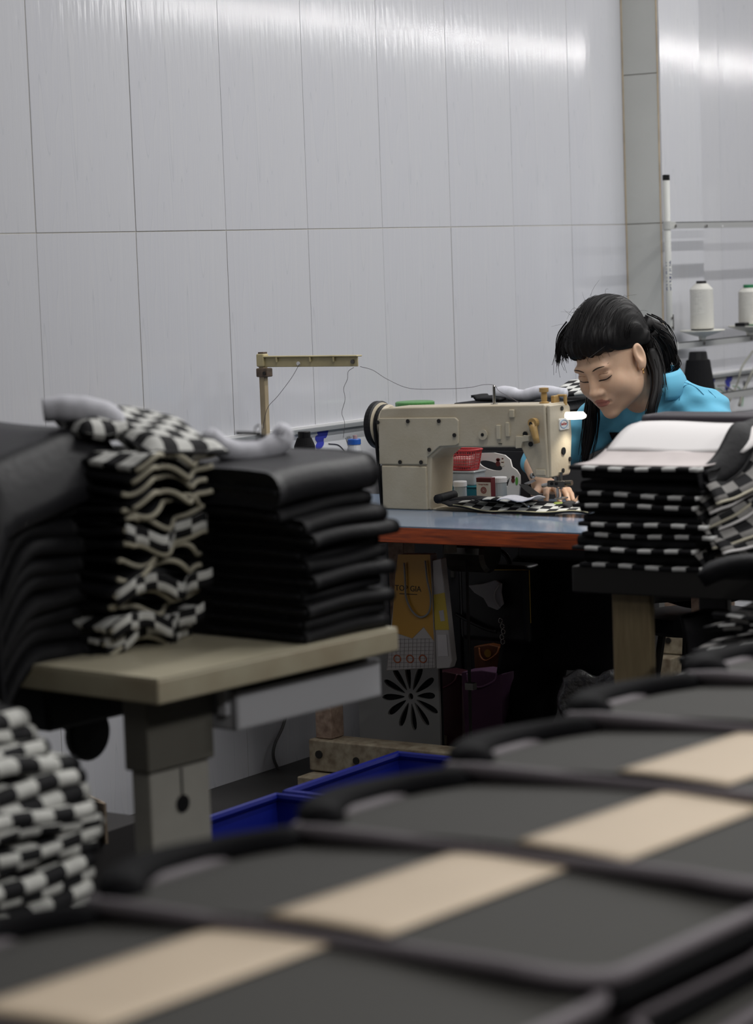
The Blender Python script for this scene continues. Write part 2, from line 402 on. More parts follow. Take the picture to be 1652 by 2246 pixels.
# bosses
x, z = mp(1062, 953); b1 = MB().lathe([(0.014, 0), (0.0135, 0.004), (0.010, 0.007), (0.010, 0.009)], (x, YB-0.008, z), 20, 'y').build('boss', M_cream2, mach)
MB().lathe([(0.0045, 0), (0.0045, 0.003)], (x, YB-0.0095, z), 12, 'y').build('hole', M_black, b1)
for px, py, wd, ht in ((1095, 948, 0.013, 0.038), (1115, 942, 0.012, 0.038), (1124, 907, 0.015, 0.021)):
    x, z = mp(px, py); MB().box((x, YB, z), (wd, 0.012, ht)).build('rib', M_cream2, mach, bevel=0.002)
br = [mp(x, y) for x, y in ((1134, 956), (1150, 957), (1151, 954), (1163, 955), (1163, 967), (1149, 969), (1146, 982), (1134, 983))]
MB().prism(br, fxz, YB-0.008, YB).build('bracket', M_cream2, mach, bevel=0.0015)
for px, py, r in ((1153, 952, 0.0072), (1168, 943, 0.0072), (1165, 974, 0.0066)): disc('hole', px, py, r, M_black, mach, YB, 0.003)
a, b = mp(1174, 927), mp(1186, 971)
lev = MB().tube([(a[0], YB-0.012, a[1]), (a[0]+0.004, YB-0.016, a[1]-0.015), (b[0]-0.004, YB-0.018, b[1]+0.014), (b[0], YB-0.018, b[1])], [0.0115, 0.0105, 0.009, 0.008], 12).build('reverse_lever', M_tan, mach, smooth=True)
MB().lathe([(0.013, 0), (0.013, 0.016)], (a[0]+0.002, YB-0.020, a[1]), 16, 'y').build('lever_hub', M_tan, mach)
disc('screw', 1174, 928, 0.005, M_dark, lev, YB-0.020)
x, z = mp(1187, 1036); MB().box((x, YB, z), (0.028, 0.008, 0.014)).build('maker_plate', M_cream2, mach, bevel=0.001)
x, z = mp(1098, 973); MB().box((x, YB-0.001, z), (0.010, 0.003, 0.0015)).build('slot', M_black, mach)
# face plate on the needle end (faces away from the wall)
XE = xH + 0.004
def fyz(a, b, d): return (d, a, b)
fpz = [mp(1195, 888)[1]-0.002, mp(1203, 1049)[1]+0.002]
fpol = [(YB+0.004, fpz[1]), (YB+0.006, fpz[0]), (YF-0.012, fpz[0]), (YF, fpz[0]-0.010), (YF+0.006, fpz[0]-0.085), (YF-0.006, fpz[1]+0.006), (YF-0.012, fpz[1])]
fp = MB().prism(fpol, fyz, XE, XE+0.010).build('face_plate', M_cream, mach, bevel=0.003)
def fdisc(y, z, r, m=M_dark, h=0.003): return MB().lathe([(r, 0), (r, h)], (XE+0.010, y, z), 14, 'x').build('screw', m, fp)
zt = fpz[0]
fdisc(5.520, zt-0.012, 0.006); fdisc(5.522, zt-0.124, 0.010, M_black); fdisc(5.555, zt-0.148, 0.006); fdisc(5.517, zt-0.175, 0.006)
# badge
bg = MB().prism(rrect(0.050, 0.030, 0.004, 3), lambda a, b, d: (d, 5.528+a, zt-0.053+b), XE+0.010, XE+0.0135).build('badge', mat('badge_white', (0.72, 0.72, 0.70), 0.3), fp)
ring = [(5.524+0.019*math.cos(t), zt-0.053+0.0105*math.sin(t)) for t in np.linspace(0, 2*math.pi, 28)]
MB().tube([(XE+0.0138, p[0], p[1]) for p in ring], 0.0009, 5).build('badge_ring', mat('badge_blue', (0.05, 0.20, 0.38), 0.4), bg)
text_mesh('badge_lettering', 'SunStar', 0.0105, frame((XE+0.0138, 5.524, zt-0.0525), (0, 1, 0), (0, 0, 1)), mat('badge_red', (0.42, 0.03, 0.03), 0.4), bg)
# top fittings
def topfit(px, py, y=5.50): p = at(px, py, y=y); return float(p[0]), float(p[2])
x, z = topfit(1084.5, 886); zt0 = 1.045
MB().lathe([(0.010, 0), (0.010, 0.003), (0.0040, 0.004), (0.0038, 0.048), (0.0025, 0.052)], (x, 5.50, z-0.002), 12).build('thread_post', M_steel, mach); TP = (x, 5.50, z+0.046)
x, z = topfit(1194, 886)
MB().lathe([(0.013, 0), (0.013, 0.009), (0.0075, 0.011), (0.0085, 0.022), (0.0075, 0.034), (0.0125, 0.036), (0.0125, 0.046), (0.006, 0.047)], (x, 5.50, z-0.004), 20).build('pressure_knob', M_tan, mach, smooth=False)
x, z = topfit(1224, 884, 5.53)
MB().box((x-0.008, 5.53, z+0.008), (0.010, 0.03, 0.024)).box((x+0.004, 5.545, z+0.019), (0.026, 0.012, 0.006)).box((x+0.014, 5.545, z+0.006), (0.006, 0.012, 0.026)).build('lift_bracket', M_tan, mach, bevel=0.002)
for px, py in ((862, 893), (938, 890), (1172, 885)):
    x, z = topfit(px, py, 5.51); MB().lathe([(0.009, 0), (0.008, 0.004)], (x, 5.51, z-0.004), 14).build('oil_cap', mat('oil_cap_brown', (0.20, 0.15, 0.08), 0.5), mach)
# handwheel and belt
wx = mp(834, 940)[0]; wy, wz = 5.512, 0.985
hw = MB().lathe([(0.020, -0.002), (0.050, -0.002), (0.056, -0.010), (0.050, -0.018), (0.050, -0.026), (0.061, -0.030), (0.064, -0.042), (0.060, -0.052), (0.040, -0.056), (0.012, -0.050)][::-1], (wx, wy, wz), 40, 'x').build('handwheel', M_cream, mach, smooth=False)
MB().lathe([(0.0615, -0.054), (0.0655, -0.050), (0.0655, -0.036), (0.0615, -0.032)], (wx, wy, wz), 40, 'x').build('wheel_rim', M_black, mach)
belt = MB()
arc = [(wx-0.022, wy+0.052*math.cos(t), wz+0.052*math.sin(t)) for t in np.linspace(-0.3, math.pi+0.3, 18)]
belt.tube([(wx-0.022, wy+0.03, 0.762)] + arc + [(wx-0.022, wy-0.03, 0.762)], 0.0055, 6).build('drive_belt', M_black, mach)
# needle bar, presser foot and knife guard
nx, ny = mp(1207, 1060)[0]+0.005, 5.500
hz = fpz[1]
nd = MB().lathe([(0.005, 0), (0.005, 0.045)], (nx, ny, hz-0.035), 12).build('needle_bar', M_steel, mach)
MB().lathe([(0.0008, 0), (0.0012, 0.03)], (nx, ny, hz-0.063), 8).build('needle', M_steel, nd)
pf = MB().box((nx-0.004, ny-0.012, hz-0.020), (0.052, 0.018, 0.016)).build('presser_clamp', M_gun, mach, bevel=0.002)
for k, dx in enumerate((-0.012, 0.002)): MB().lathe([(0.0042, 0), (0.0042, 0.002)], (nx-0.004+dx, ny-0.0228, hz-0.019), 10, 'y').build('screw', M_black, pf)
MB().tube([(nx+0.012, ny-0.012, hz-0.017), (nx+0.040, ny-0.012, hz-0.016)], 0.0068, 10).build('thumb_screw', M_gun, pf)
MB().tube([(nx-0.05, ny-0.012, hz-0.026), (nx-0.02, ny-0.012, hz-0.02)], 0.005, 8).build('clamp_arm', M_steel, pf)
MB().lathe([(0.0042, 0), (0.0042, 0.05)], (nx-0.01, ny-0.010, hz-0.03), 10).build('presser_bar', M_steel, mach)
MB().box((nx+0.003, ny-0.006, hz-0.058), (0.020, 0.04, 0.004)).box((nx-0.004, ny-0.01, hz-0.045), (0.008, 0.006, 0.03)).build('presser_foot', M_steel, mach, bevel=0.001)
g = [mp(x, y, 5.475) for x, y in ((1140, 1062), (1158, 1063), (1189, 1085), (1186, 1090), (1168, 1086), (1152, 1074))]
MB().prism(g, lambda a, b, d: (a, d, b), 5.470, 5.4725).build('finger_guard', M_gun, mach)
g = [mp(x, y, 5.48) for x, y in ((1150, 1060), (1172, 1051), (1176, 1055), (1158, 1064))]
MB().prism(g, fxz, 5.478, 5.482).build('guard_arm', M_steel, mach)
x, z = mp(1168, 1044, 5.48); MB().lathe([(0.003, 0), (0.008, 0.003), (0.0075, 0.007), (0.003, 0.009)], (x, 5.476, z), 16, 'y').build('tension_disc', M_steel, mach)
# lamp fixed to the needle head, shining on the cloth
lz = zt-0.033
lamp = MB().tube([(XE+0.008, 5.545, lz), (XE+0.030, 5.548, lz), (XE+0.056, 5.55, lz+0.001), (XE+0.064, 5.55, lz-0.002)], [0.0115, 0.012, 0.0115, 0.006], 16, flat=0.9).build('machine_lamp', mat('lamp_diffuser', (1, 0.98, 0.94), 0.4, emit=(1.0, 0.93, 0.80), estr=1.6), mach, smooth=True)
la = bpy.data.lights.new('machine_lamp_light', 'SPOT'); la.energy = 1.0; la.color = (1, 0.93, 0.80); la.spot_size = math.radians(120); la.spot_blend = 0.7; la.shadow_soft_size = 0.012
lo = bpy.data.objects.new('machine_lamp_light', la); COL.objects.link(lo); lo.location = (XE+0.050, 5.545, lz-0.018)
lo.rotation_euler = (math.radians(-6), math.radians(-3), 0); lo.parent = mach; lo.matrix_parent_inverse = parent_inv(mach)

# ================================================================== THREAD STAND with its threads
M_stand = mat('stand_plastic', (0.43, 0.37, 0.21), 0.5, vary=0.12, vscale=20)
M_post = mat('stand_post', (0.36, 0.29, 0.185), 0.5, vary=0.15, vscale=12)
M_rust = mat('rusty_clamp', (0.10, 0.07, 0.05), 0.6, vary=0.4, vscale=60)
ys = 5.30
def sp(px, py, y=ys): p = at(px, py, y=y); return (float(p[0]), float(y), float(p[2]))
ts = thing('thread_stand', 'beige thread stand post with a horizontal arm left of the sewing machine', 'thread stand', (sp(577, 800)[0], ys, 0.76))
p0, p1 = sp(577, 772), sp(577, 800); xx = p1[0]
MB().b2((xx-0.009, ys-0.009, 0.7605), (xx+0.009, ys+0.009, p0[2]-0.012)).build('post', M_post, ts, bevel=0.002)
MB().b2((xx-0.009, ys-0.0095, p0[2]-0.012), (xx+0.009, ys+0.0095, p0[2])).build('post_cap', M_rust, ts, bevel=0.001)
MB().lathe([(0.05, 0), (0.05, 0.006), (0.012, 0.01)], (xx, ys, 0.7605), 20).build('base_plate', M_dark, ts)
zc = sp(577, 790)[2]
MB().b2((xx-0.014, ys-0.013, zc-0.018), (xx+0.011, ys+0.013, zc+0.018)).build('arm_socket', M_stand, ts, bevel=0.004)
xe = sp(789, 800)[0]; ze = sp(789, 792)[2]
arm = MB().b2((xx, ys-0.012, ze+0.012), (xe, ys+0.014, ze+0.016)).b2((xx, ys-0.006, ze-0.014), (xe-0.002, ys-0.002, ze+0.012)).build('arm', M_stand, ts, bevel=0.0015)
for f in (0.17, 0.52, 0.76): MB().box((xx+(xe-xx)*f, ys-0.009, ze+0.006), (0.003, 0.008, 0.012)).build('arm_rib', M_stand, arm)
MB().lathe([(0.006, 0), (0.006, 0.003), (0.003, 0.004)], (xe-0.017, ys-0.0095, ze-0.001), 12, 'y').build('eyelet', M_gun, arm)
MB().lathe([(0.0055, 0), (0.0055, 0.003)], (sp(658, 797)[0], ys-0.009, sp(658, 797)[2]), 12, 'y').build('eyelet', mat('eyelet_white', (0.7, 0.7, 0.7), 0.4), arm)
p = sp(581, 817); MB().b2((xx-0.015, ys-0.014, p[2]-0.012), (xx+0.022, ys+0.014, p[2]+0.012)).build('clamp', M_rust, ts, bevel=0.003)
p = sp(587, 818); MB().lathe([(0.005, 0), (0.005, 0.003)], (p[0], ys-0.017, p[2]), 8, 'y').build('screw', M_dark, ts)
M_thr = mat('grey_thread', (0.10, 0.09, 0.10), 0.8)
def thread(px, r=0.0007, lab='', y=ys-0.012):
    pts = catmull([sp(a, b, q[0] if q else y) for a, b, *q in px], 6)
    o = MB().tube(pts, r, 5).build('thread', M_thr)
    tag(o, lab, 'thread', 'threads on the thread stand'); return o
thread([(657, 798), (640, 828), (610, 868), (588, 893), (579, 925, 5.29), (578, 940, 5.29)], lab='dark thread slanting from the arm hole down to the stand post')
thread([(776, 806), (764, 815), (762, 832), (754, 852), (757, 876), (750, 905), (756, 928), (753, 960)], lab='dark thread hanging from the arm end down to the blue flower border')
thread([(790, 804), (818, 812), (850, 832, 5.38), (900, 852, 5.42), (975, 853, 5.45), (1030, 850, 5.47), (1060, 844, 5.49), (1084, 845, 5.50), (1095, 858, 5.51), (1120, 872, 5.53), (1140, 884, 5.54)], lab='dark thread running from the stand arm to the top of the sewing machine')

# black thread cone on the stand's foot, blue-capped bottle
M_blkth = mat('black_thread', (0.006, 0.006, 0.007), 0.8, 0.15, bump=0.3, bscale=30, stretch=(1, 1, 30))
def cone(name, o, r, h, top_r, neck_h, m_body, m_neck, label, shoulder=0.02, base=None):
    t = thing(name, label, 'thread spool', o)
    MB().lathe([(r*0.96, 0.004), (r, 0.01), (r*0.97, h-shoulder-neck_h), (top_r*1.15, h-neck_h), (top_r, h-neck_h)], o, 28).build('wound_thread', m_body, t)
    MB().lathe([(top_r, h-neck_h-0.001), (top_r*1.0, h-0.002), (top_r*0.9, h)], o, 20).build('core_top', m_neck, t)
    MB().lathe([(r*0.95, 0), (r*0.95, 0.0045)], o, 20).build('core_foot', base or m_neck, t)
    return t
p = sp(667, 946, 5.42); cone('thread_spool', (p[0], 5.42, 0.7605), 0.030, p[2]-0.7605, 0.0175, 0.018, M_blkth, M_black, 'squat black thread spool between the post and the blue flower', 0.022)
p = sp(777, 964, 5.40); bt = thing('oil_bottle', 'small bottle with blue cap beside the machine handwheel', 'bottle', (p[0], 5.40, 0.7605))
MB().lathe([(0.02, 0), (0.021, 0.01), (0.021, p[2]-0.7605-0.03), (0.016, p[2]-0.7605-0.012)], (p[0], 5.40, 0.7605), 18).build('bottle_body', mat('milky_plastic', (0.45, 0.46, 0.48), 0.35), bt)
MB().lathe([(0.018, 0), (0.018, 0.013), (0.016, 0.015)], (p[0], 5.40, p[2]-0.013), 20).build('bottle_cap', mat('blue_cap', (0.02, 0.10, 0.42), 0.35), bt)
MB().lathe([(0.006, 0), (0.006, 0.010)], (p[0]+0.003, 5.40, p[2]+0.002), 10).build('cap_plug', mat('pink_plug', (0.45, 0.3, 0.3), 0.5), bt)
# clear small jar next to the black spool
p = sp(700, 952, 5.55)

# ================================================================== PERSON
def smin(a, b, k):
    h = np.clip(0.5+0.5*(b-a)/k, 0, 1); return b*(1-h)+a*h-k*h*(1-h)
def smax(a, b, k): return -smin(-a, -b, k)
def ell(P, c, r, R=None):
    q = P-np.array(c)
    if R is not None: q = q@R
    r = np.array(r); k0 = np.sqrt(((q/r)**2).sum(-1)); k1 = np.sqrt(((q/r**2)**2).sum(-1))+1e-9
    return k0*(k0-1)/k1
def cap(P, a, b, ra, rb):
    a = np.array(a, float); b = np.array(b, float); d = b-a
    t = np.clip(((P-a)@d)/(d@d), 0, 1); return np.linalg.norm(P-a-t[..., None]*d, axis=-1)-(ra+(rb-ra)*t)
def grid_pts(lo, hi, h):
    ax = [np.arange(l, u+h, h) for l, u in zip(lo, hi)]
    return np.stack(np.meshgrid(*ax, indexing='ij'), -1)
def surface_nets(F, lo, h):
    """closed quad surface of F < 0 on a regular grid"""
    n = np.array(F.shape); C = n-1
    corners = [(i, j, k) for i in (0, 1) for j in (0, 1) for k in (0, 1)]
    V = {c: F[c[0]:c[0]+C[0], c[1]:c[1]+C[1], c[2]:c[2]+C[2]] for c in corners}
    ins = sum((V[c] < 0).astype(np.int8) for c in corners)
    act = (ins > 0) & (ins < 8)
    idx = -np.ones(C, int); idx[act] = np.arange(act.sum())
    base = np.argwhere(act).astype(float)
    acc = np.zeros_like(base); cnt = np.zeros(len(base))
    for c in corners:
        for ax in range(3):
            if c[ax] == 0:
                d = list(c); d[ax] = 1; d = tuple(d)
                a, b = V[c][act], V[d][act]; m = (a < 0) != (b < 0)
                t = np.where(m, a/(a-b+1e-20), 0)
                p = np.repeat(np.array(c, float)[None], len(base), 0); p[:, ax] += t
                acc[m] += p[m]; cnt[m] += 1
    verts = (base+acc/cnt[:, None])*h+np.array(lo)
    quads = []
    for ax in range(3):
        o1, o2 = [(1, 2), (2, 0), (0, 1)][ax]
        sl0 = [slice(None)]*3; sl1 = [slice(None)]*3; sl0[ax] = slice(0, -1); sl1[ax] = slice(1, None)
        A, B = F[tuple(sl0)] < 0, F[tuple(sl1)] < 0
        e = np.argwhere(A != B); e = e[(e[:, o1] > 0) & (e[:, o2] > 0) & (e[:, o1] < C[o1]) & (e[:, o2] < C[o2])]
        fl = A[tuple(e.T)]
        def cell(d1, d2):
            q = e.copy(); q[:, o1] -= d1; q[:, o2] -= d2; return idx[tuple(q.T)]
        q = np.stack([cell(1, 1), cell(0, 1), cell(0, 0), cell(1, 0)], -1)
        q[~fl] = q[~fl][:, ::-1]; quads.append(q)
    return verts, np.concatenate(quads)
def sdf_mesh(fn, lo, hi, h):
    P = grid_pts(lo, hi, h); return surface_nets(fn(P), lo, h)
def np_obj(name, parts, mats, parent, mat_idx=None):
    vs = np.concatenate([p[0] for p in parts]); off = 0; fs = []
    for p in parts: fs.append(p[1]+off); off += len(p[0])
    fs = np.concatenate(fs)
    me = bpy.data.meshes.new(name); me.from_pydata(vs.tolist(), [], fs.tolist())
    for m in (mats if isinstance(mats, list) else [mats]): me.materials.append(m)
    me.polygons.foreach_set('use_smooth', [True]*len(me.polygons))
    if mat_idx is not None: me.polygons.foreach_set('material_index', mat_idx(vs[fs].mean(1)).astype(int).tolist())
    me.update()
    o = bpy.data.objects.new(name, me); COL.objects.link(o)
    if parent is not None: o.parent = parent; o.matrix_parent_inverse = parent_inv(parent)
    return o

M_skin = mat('skin', (0.64, 0.43, 0.30), 0.45, 0.4, col2=(0.59, 0.38, 0.26), vscale=30)
M_skin.node_tree.nodes['Principled BSDF'].inputs['Subsurface Weight'].default_value = 0.12
M_skin.node_tree.nodes['Principled BSDF'].inputs['Subsurface Radius'].default_value = (0.008, 0.003, 0.0015)
M_lips = mat('lips', (0.40, 0.16, 0.125), 0.4, 0.4)
M_hair = mat('black_hair', (0.005, 0.0045, 0.005), 0.48, 0.15, bump=0.0)
M_shirt = mat('blue_shirt', (0.115, 0.39, 0.56), 0.8, 0.2, vary=0.05, vscale=10, sheen=0.1)
M_pants = mat('black_trousers', (0.004, 0.004, 0.005), 0.8, 0.15)
M_apron = mat('black_apron', (0.006, 0.006, 0.008), 0.7, 0.2)

HS = 1.145                                             # head scale
HC = np.array([0.905, 5.865, 1.142])                  # head centre
def rotm(rx, rz, ry=0):
    a, b, c = math.radians(rx), math.radians(rz), math.radians(ry)
    Rx = np.array([[1, 0, 0], [0, math.cos(a), -math.sin(a)], [0, math.sin(a), math.cos(a)]])
    Rz = np.array([[math.cos(b), -math.sin(b), 0], [math.sin(b), math.cos(b), 0], [0, 0, 1]])
    Ry = np.array([[math.cos(c), 0, math.sin(c)], [0, 1, 0], [-math.sin(c), 0, math.cos(c)]])
    return Rz@Rx@Ry
HR = rotm(28, -5, -7)                                   # chin down, face a little towards the room
def h2w(p): return HC + HS*(np.asarray(p, float)@HR.T)

def head_sdf(P):
    q = P.copy(); X = np.abs(q[..., 0]); m = np.stack([X, q[..., 1], q[..., 2]], -1)
    f = ell(q, (0, 0.022, 0.045), (0.0745, 0.094, 0.083))
    f = smin(f, ell(q, (0, -0.028, -0.022), (0.064, 0.064, 0.082)), 0.035)
    f = smin(f, ell(q, (0, -0.043, -0.078), (0.042, 0.040, 0.034)), 0.035)
    f = smin(f, ell(q, (0, -0.078, -0.103), (0.018, 0.014, 0.013)), 0.022)
    f = smin(f, ell(m, (0.038, -0.062, -0.034), (0.024, 0.021, 0.024)), 0.025)      # cheeks
    f = smin(f, ell(m, (0.052, -0.02, -0.065), (0.014, 0.025, 0.025)), 0.03)        # jaw angle
    f = smin(f, ell(m, (0.022, -0.082, 0.023), (0.024, 0.007, 0.007)), 0.024)       # brow
    f = smax(f, -ell(m, (0.032, -0.104, 0.003), (0.019, 0.020, 0.013)), 0.014)      # sockets
    f = smin(f, ell(m, (0.031, -0.0765, 0.001), (0.0165, 0.0125, 0.0115)), 0.004)   # lids
    f = smin(f, cap(q, (0, -0.084, 0.014), (0, -0.104, -0.030), 0.0075, 0.0105), 0.012)
    f = smin(f, ell(q, (0, -0.107, -0.032), (0.0115, 0.009, 0.0085)), 0.007)
    f = smin(f, ell(m, (0.0125, -0.096, -0.036), (0.0085, 0.010, 0.0075)), 0.006)   # wings
    f = smax(f, -ell(m, (0.0065, -0.103, -0.0445), (0.004, 0.005, 0.0035)), 0.003)
    f = smin(f, ell(q, (0, -0.078, -0.062), (0.026, 0.016, 0.020)), 0.018)          # mouth mound
    f = smin(f, ell(q, (0, -0.0925, -0.0585), (0.020, 0.0065, 0.0052)), 0.006)
    f = smin(f, ell(q, (0, -0.0915, -0.0685), (0.0165, 0.0070, 0.0058)), 0.006)
    f = smax(f, -ell(q, (0, -0.1005, -0.0635), (0.022, 0.006, 0.0011)), 0.003)      # lip line
    f = smax(f, -ell(m, (0.023, -0.094, -0.0645), (0.003, 0.005, 0.003)), 0.006)
    e = ell(m, (0.0775, 0.012, -0.004), (0.0075, 0.0195, 0.032))                    # ears
    e = smin(e, ell(m, (0.0745, 0.004, -0.030), (0.006, 0.010, 0.011)), 0.01)
    e = smax(e, -ell(m, (0.0875, 0.009, 0.003), (0.0085, 0.0125, 0.021)), 0.004)
    f = smin(f, e, 0.006)
    f = smin(f, cap(q, (0, 0.03, -0.05), (0, 0.085, -0.20), 0.049, 0.056), 0.035)   # neck
    return f
hv, hf = sdf_mesh(head_sdf, (-0.10, -0.135, -0.235), (0.10, 0.15, 0.145), 0.0021)
lipmask = (np.abs(hv[:, 2]+0.0635) < 0.0105) & (hv[:, 1] < -0.082) & (np.abs(hv[:, 0]) < 0.0215) & (((hv[:, 0]/0.022)**2+((hv[:, 2]+0.0635)/0.0098)**2) < 1)
headW = (h2w(hv), hf)

# joints (room coordinates)
NECK = np.array([0.940, 6.010, 1.035]); CHEST = np.array([0.945, 6.13, 0.84]); PELV = np.array([0.95, 6.27, 0.53])
SL, SR = np.array([1.090, 6.075, 0.972]), np.array([0.785, 6.045, 0.965])
EL, ER = np.array([1.225, 5.86, 0.835]), np.array([0.665, 5.86, 0.850])
WL, WR = np.array([1.075, 5.640, 0.815]), np.array([0.800, 5.650, 0.818])
KL, KR = np.array([0.955, 5.83, 0.545]), np.array([0.765, 5.80, 0.54])
AL, AR = np.array([0.86, 5.82, 0.09]), np.array([0.655, 5.78, 0.09])
HPL, HPR = PELV+np.array([0.09, -0.02, 0.0]), PELV+np.array([-0.09, -0.02, 0.0])

def hand_sdf(wrist, knuck, tips, thumb, wr=0.024):
    """tips: four fingers (knuckle offset along the palm, mid, tip); thumb: (root, mid, tip)"""
    def fn(P):
        f = cap(P, wrist, (wrist+knuck[1]+knuck[2])/3*1.0, wr, 0.020)
        for kn in knuck: f = smin(f, cap(P, wrist*0.75+kn*0.25, kn, 0.0155, 0.0105), 0.012)
        for kn, (md, dp, tp) in zip(knuck, tips):
            g = cap(P, kn, md, 0.0095, 0.0085); g = smin(g, cap(P, md, dp, 0.0085, 0.0078), 0.003); g = smin(g, cap(P, dp, tp, 0.0078, 0.0062), 0.003)
            f = smin(f, g, 0.004)
        g = cap(P, thumb[0], thumb[1], 0.013, 0.0105); g = smin(g, cap(P, thumb[1], thumb[2], 0.0105, 0.0075), 0.004)
        return smin(f, g, 0.008)
    return fn
A_ = lambda *p: np.array(p, float)
def finger(kn, tip, lift=0.012):
    d = tip-kn; md = kn+d*0.45+A_(0, 0, lift); dp = kn+d*0.76+A_(0, 0, lift*0.75); return (md, dp, tip)
# right hand (nearer the wall): fingers flat on the cloth, pointing to the needle
kR = [A_(0.862, 5.596, 0.806), A_(0.876, 5.614, 0.810), A_(0.884, 5.632, 0.808), A_(0.888, 5.650, 0.802)]
tR = [A_(0.908, 5.527, 0.781), A_(0.938, 5.548, 0.781), A_(0.951, 5.572, 0.781), A_(0.948, 5.602, 0.781)]
kR = [k+A_(-0.015, 0, 0) for k in kR]; tR = [k+A_(-0.024, 0, 0) for k in tR]
fR = [finger(k, t) for k, t in zip(kR, tR)]
thR = (A_(0.812, 5.618, 0.806), A_(0.828, 5.565, 0.797), A_(0.848, 5.528, 0.783))
kL = [A_(1.058, 5.580, 0.808), A_(1.066, 5.566, 0.806), A_(1.080, 5.556, 0.803), A_(1.096, 5.552, 0.799)]
kL = [A_(1.044, 5.604, 0.812), A_(1.052, 5.586, 0.814), A_(1.066, 5.572, 0.811), A_(1.082, 5.562, 0.805)]
tL = [A_(0.992, 5.548, 0.781), A_(1.008, 5.520, 0.781), A_(1.034, 5.506, 0.781), A_(1.062, 5.502, 0.781)]
kL = [k+A_(-0.035, 0, 0) for k in kL]; tL = [k+A_(-0.03, 0, 0) for k in tL]
fL = [finger(k, t, 0.016) for k, t in zip(kL, tL)]
thL = (A_(1.030, 5.632, 0.808), A_(0.994, 5.612, 0.800), A_(0.965, 5.585, 0.785))
handR = hand_sdf(WR, kR, fR, thR); handL = hand_sdf(WL, kL, fL, thL)
def armR(P): return smin(handR(P), cap(P, WR, ER, 0.025, 0.038), 0.015)
def armL(P): return smin(handL(P), cap(P, WL, EL, 0.025, 0.038), 0.015)
hr = sdf_mesh(armR, (0.60, 5.49, 0.76), (0.98, 5.92, 0.90), 0.0026)
hl = sdf_mesh(armL, (0.92, 5.47, 0.76), (1.29, 5.92, 0.90), 0.0026)
def trunk(P):
    f = cap(P, NECK+A_(0, 0.02, -0.03), CHEST, 0.07, 0.10); f = smin(f, cap(P, CHEST, PELV, 0.10, 0.115), 0.05)
    f = smin(f, cap(P, SL, SR, 0.05, 0.05), 0.05)
    for s, e in ((SL, EL), (SR, ER)): f = smin(f, cap(P, s, e, 0.047, 0.036), 0.02)
    for h, k, a in ((HPL, KL, AL), (HPR, KR, AR)):
        f = smin(f, cap(P, h, k, 0.078, 0.055), 0.03); f = smin(f, cap(P, k, a, 0.053, 0.036), 0.02)
        f = smin(f, cap(P, a+A_(0, 0.03, -0.045), a+A_(0, -0.13, -0.055), 0.035, 0.028), 0.02)
    return f
tv = sdf_mesh(trunk, (0.55, 5.66, 0.0), (1.35, 6.45, 1.06), 0.010)
person = thing('person', 'seated woman in a bright blue shirt bending over the sewing machine, black hair tied back', 'person', (0.95, 6.2, 0))
def body_mats(c):
    q = (c-HC)@HR/HS
    return (((q[:, 0]/0.0215)**2+((q[:, 2]+0.0635)/0.0100)**2) < 1) & (q[:, 1] < -0.080) & (q[:, 1] > -0.12)
np_obj('body', [headW, hr, hl, tv], [M_skin, M_lips], person, body_mats)

# eyes: lash lines and brows
def on_face(x, z, off=0.0012):
    ys = np.linspace(-0.13, -0.02, 160); P = np.stack([np.full_like(ys, x), ys, np.full_like(ys, z)], -1)
    f = head_sdf(P); i = int(np.argmax(f < 0)); return (x, ys[i]-off, z)
M_lash = mat('lash', (0.006, 0.004, 0.004), 0.6); M_brow = mat('eyebrow', (0.035, 0.022, 0.016), 0.8)
for s in (-1, 1):
    pts = [h2w(on_face(s*(0.031+0.0165*t), -0.0055-0.0028*(1-t*t)+0.0022*t, 0.0004)) for t in np.linspace(-1, 1, 11)]
    MB().tube(pts, [0.0006]+[0.0018]*8+[0.0018, 0.0009], 6).build('eyelash', M_lash, person, smooth=True)
    pts = [h2w(on_face(s*(0.031+0.0165*t), 0.0045+0.0035*(1-t*t)+0.001*t, 0.0001)) for t in np.linspace(-0.9, 0.95, 9)]
    MB().tube(pts, [0.0003]+[0.0007]*7+[0.0003], 5).build('eyelid_crease', mat('lid_crease', (0.20, 0.095, 0.06), 0.6), person, smooth=True)
    pts = [h2w(on_face(s*(0.033+0.0205*t), 0.0225+0.0050*(1-(t-0.25)**2)-0.0012*t, 0.0002)) for t in np.linspace(-1, 0.72, 11)]
    MB().tube(pts, [0.0010, 0.0017, 0.0021, 0.0021, 0.0020, 0.0019, 0.0017, 0.0015, 0.0012, 0.0008, 0.0004], 6, flat=1.0).build('eyebrow', M_brow, person, smooth=True)
MB().tube([h2w(on_face(t*0.0185, -0.0640-0.0012*abs(t)**1.5, -0.0002)) for t in np.linspace(-1, 1, 11)], 0.0008, 5).build('lip_line', mat('lip_line', (0.13, 0.04, 0.03), 0.6), person)
e0 = h2w((0.0800, 0.000, -0.037))
MB().tube([e0+HS*0.0065*A_(0.3*math.sin(t), -math.sin(t)*0.9, -0.7+math.cos(t)*1.0) for t in np.linspace(0, 2*math.pi, 17)], 0.0011, 6).build('earring', mat('gold', (0.75, 0.42, 0.16), 0.25, metal=1.0), person, smooth=True)

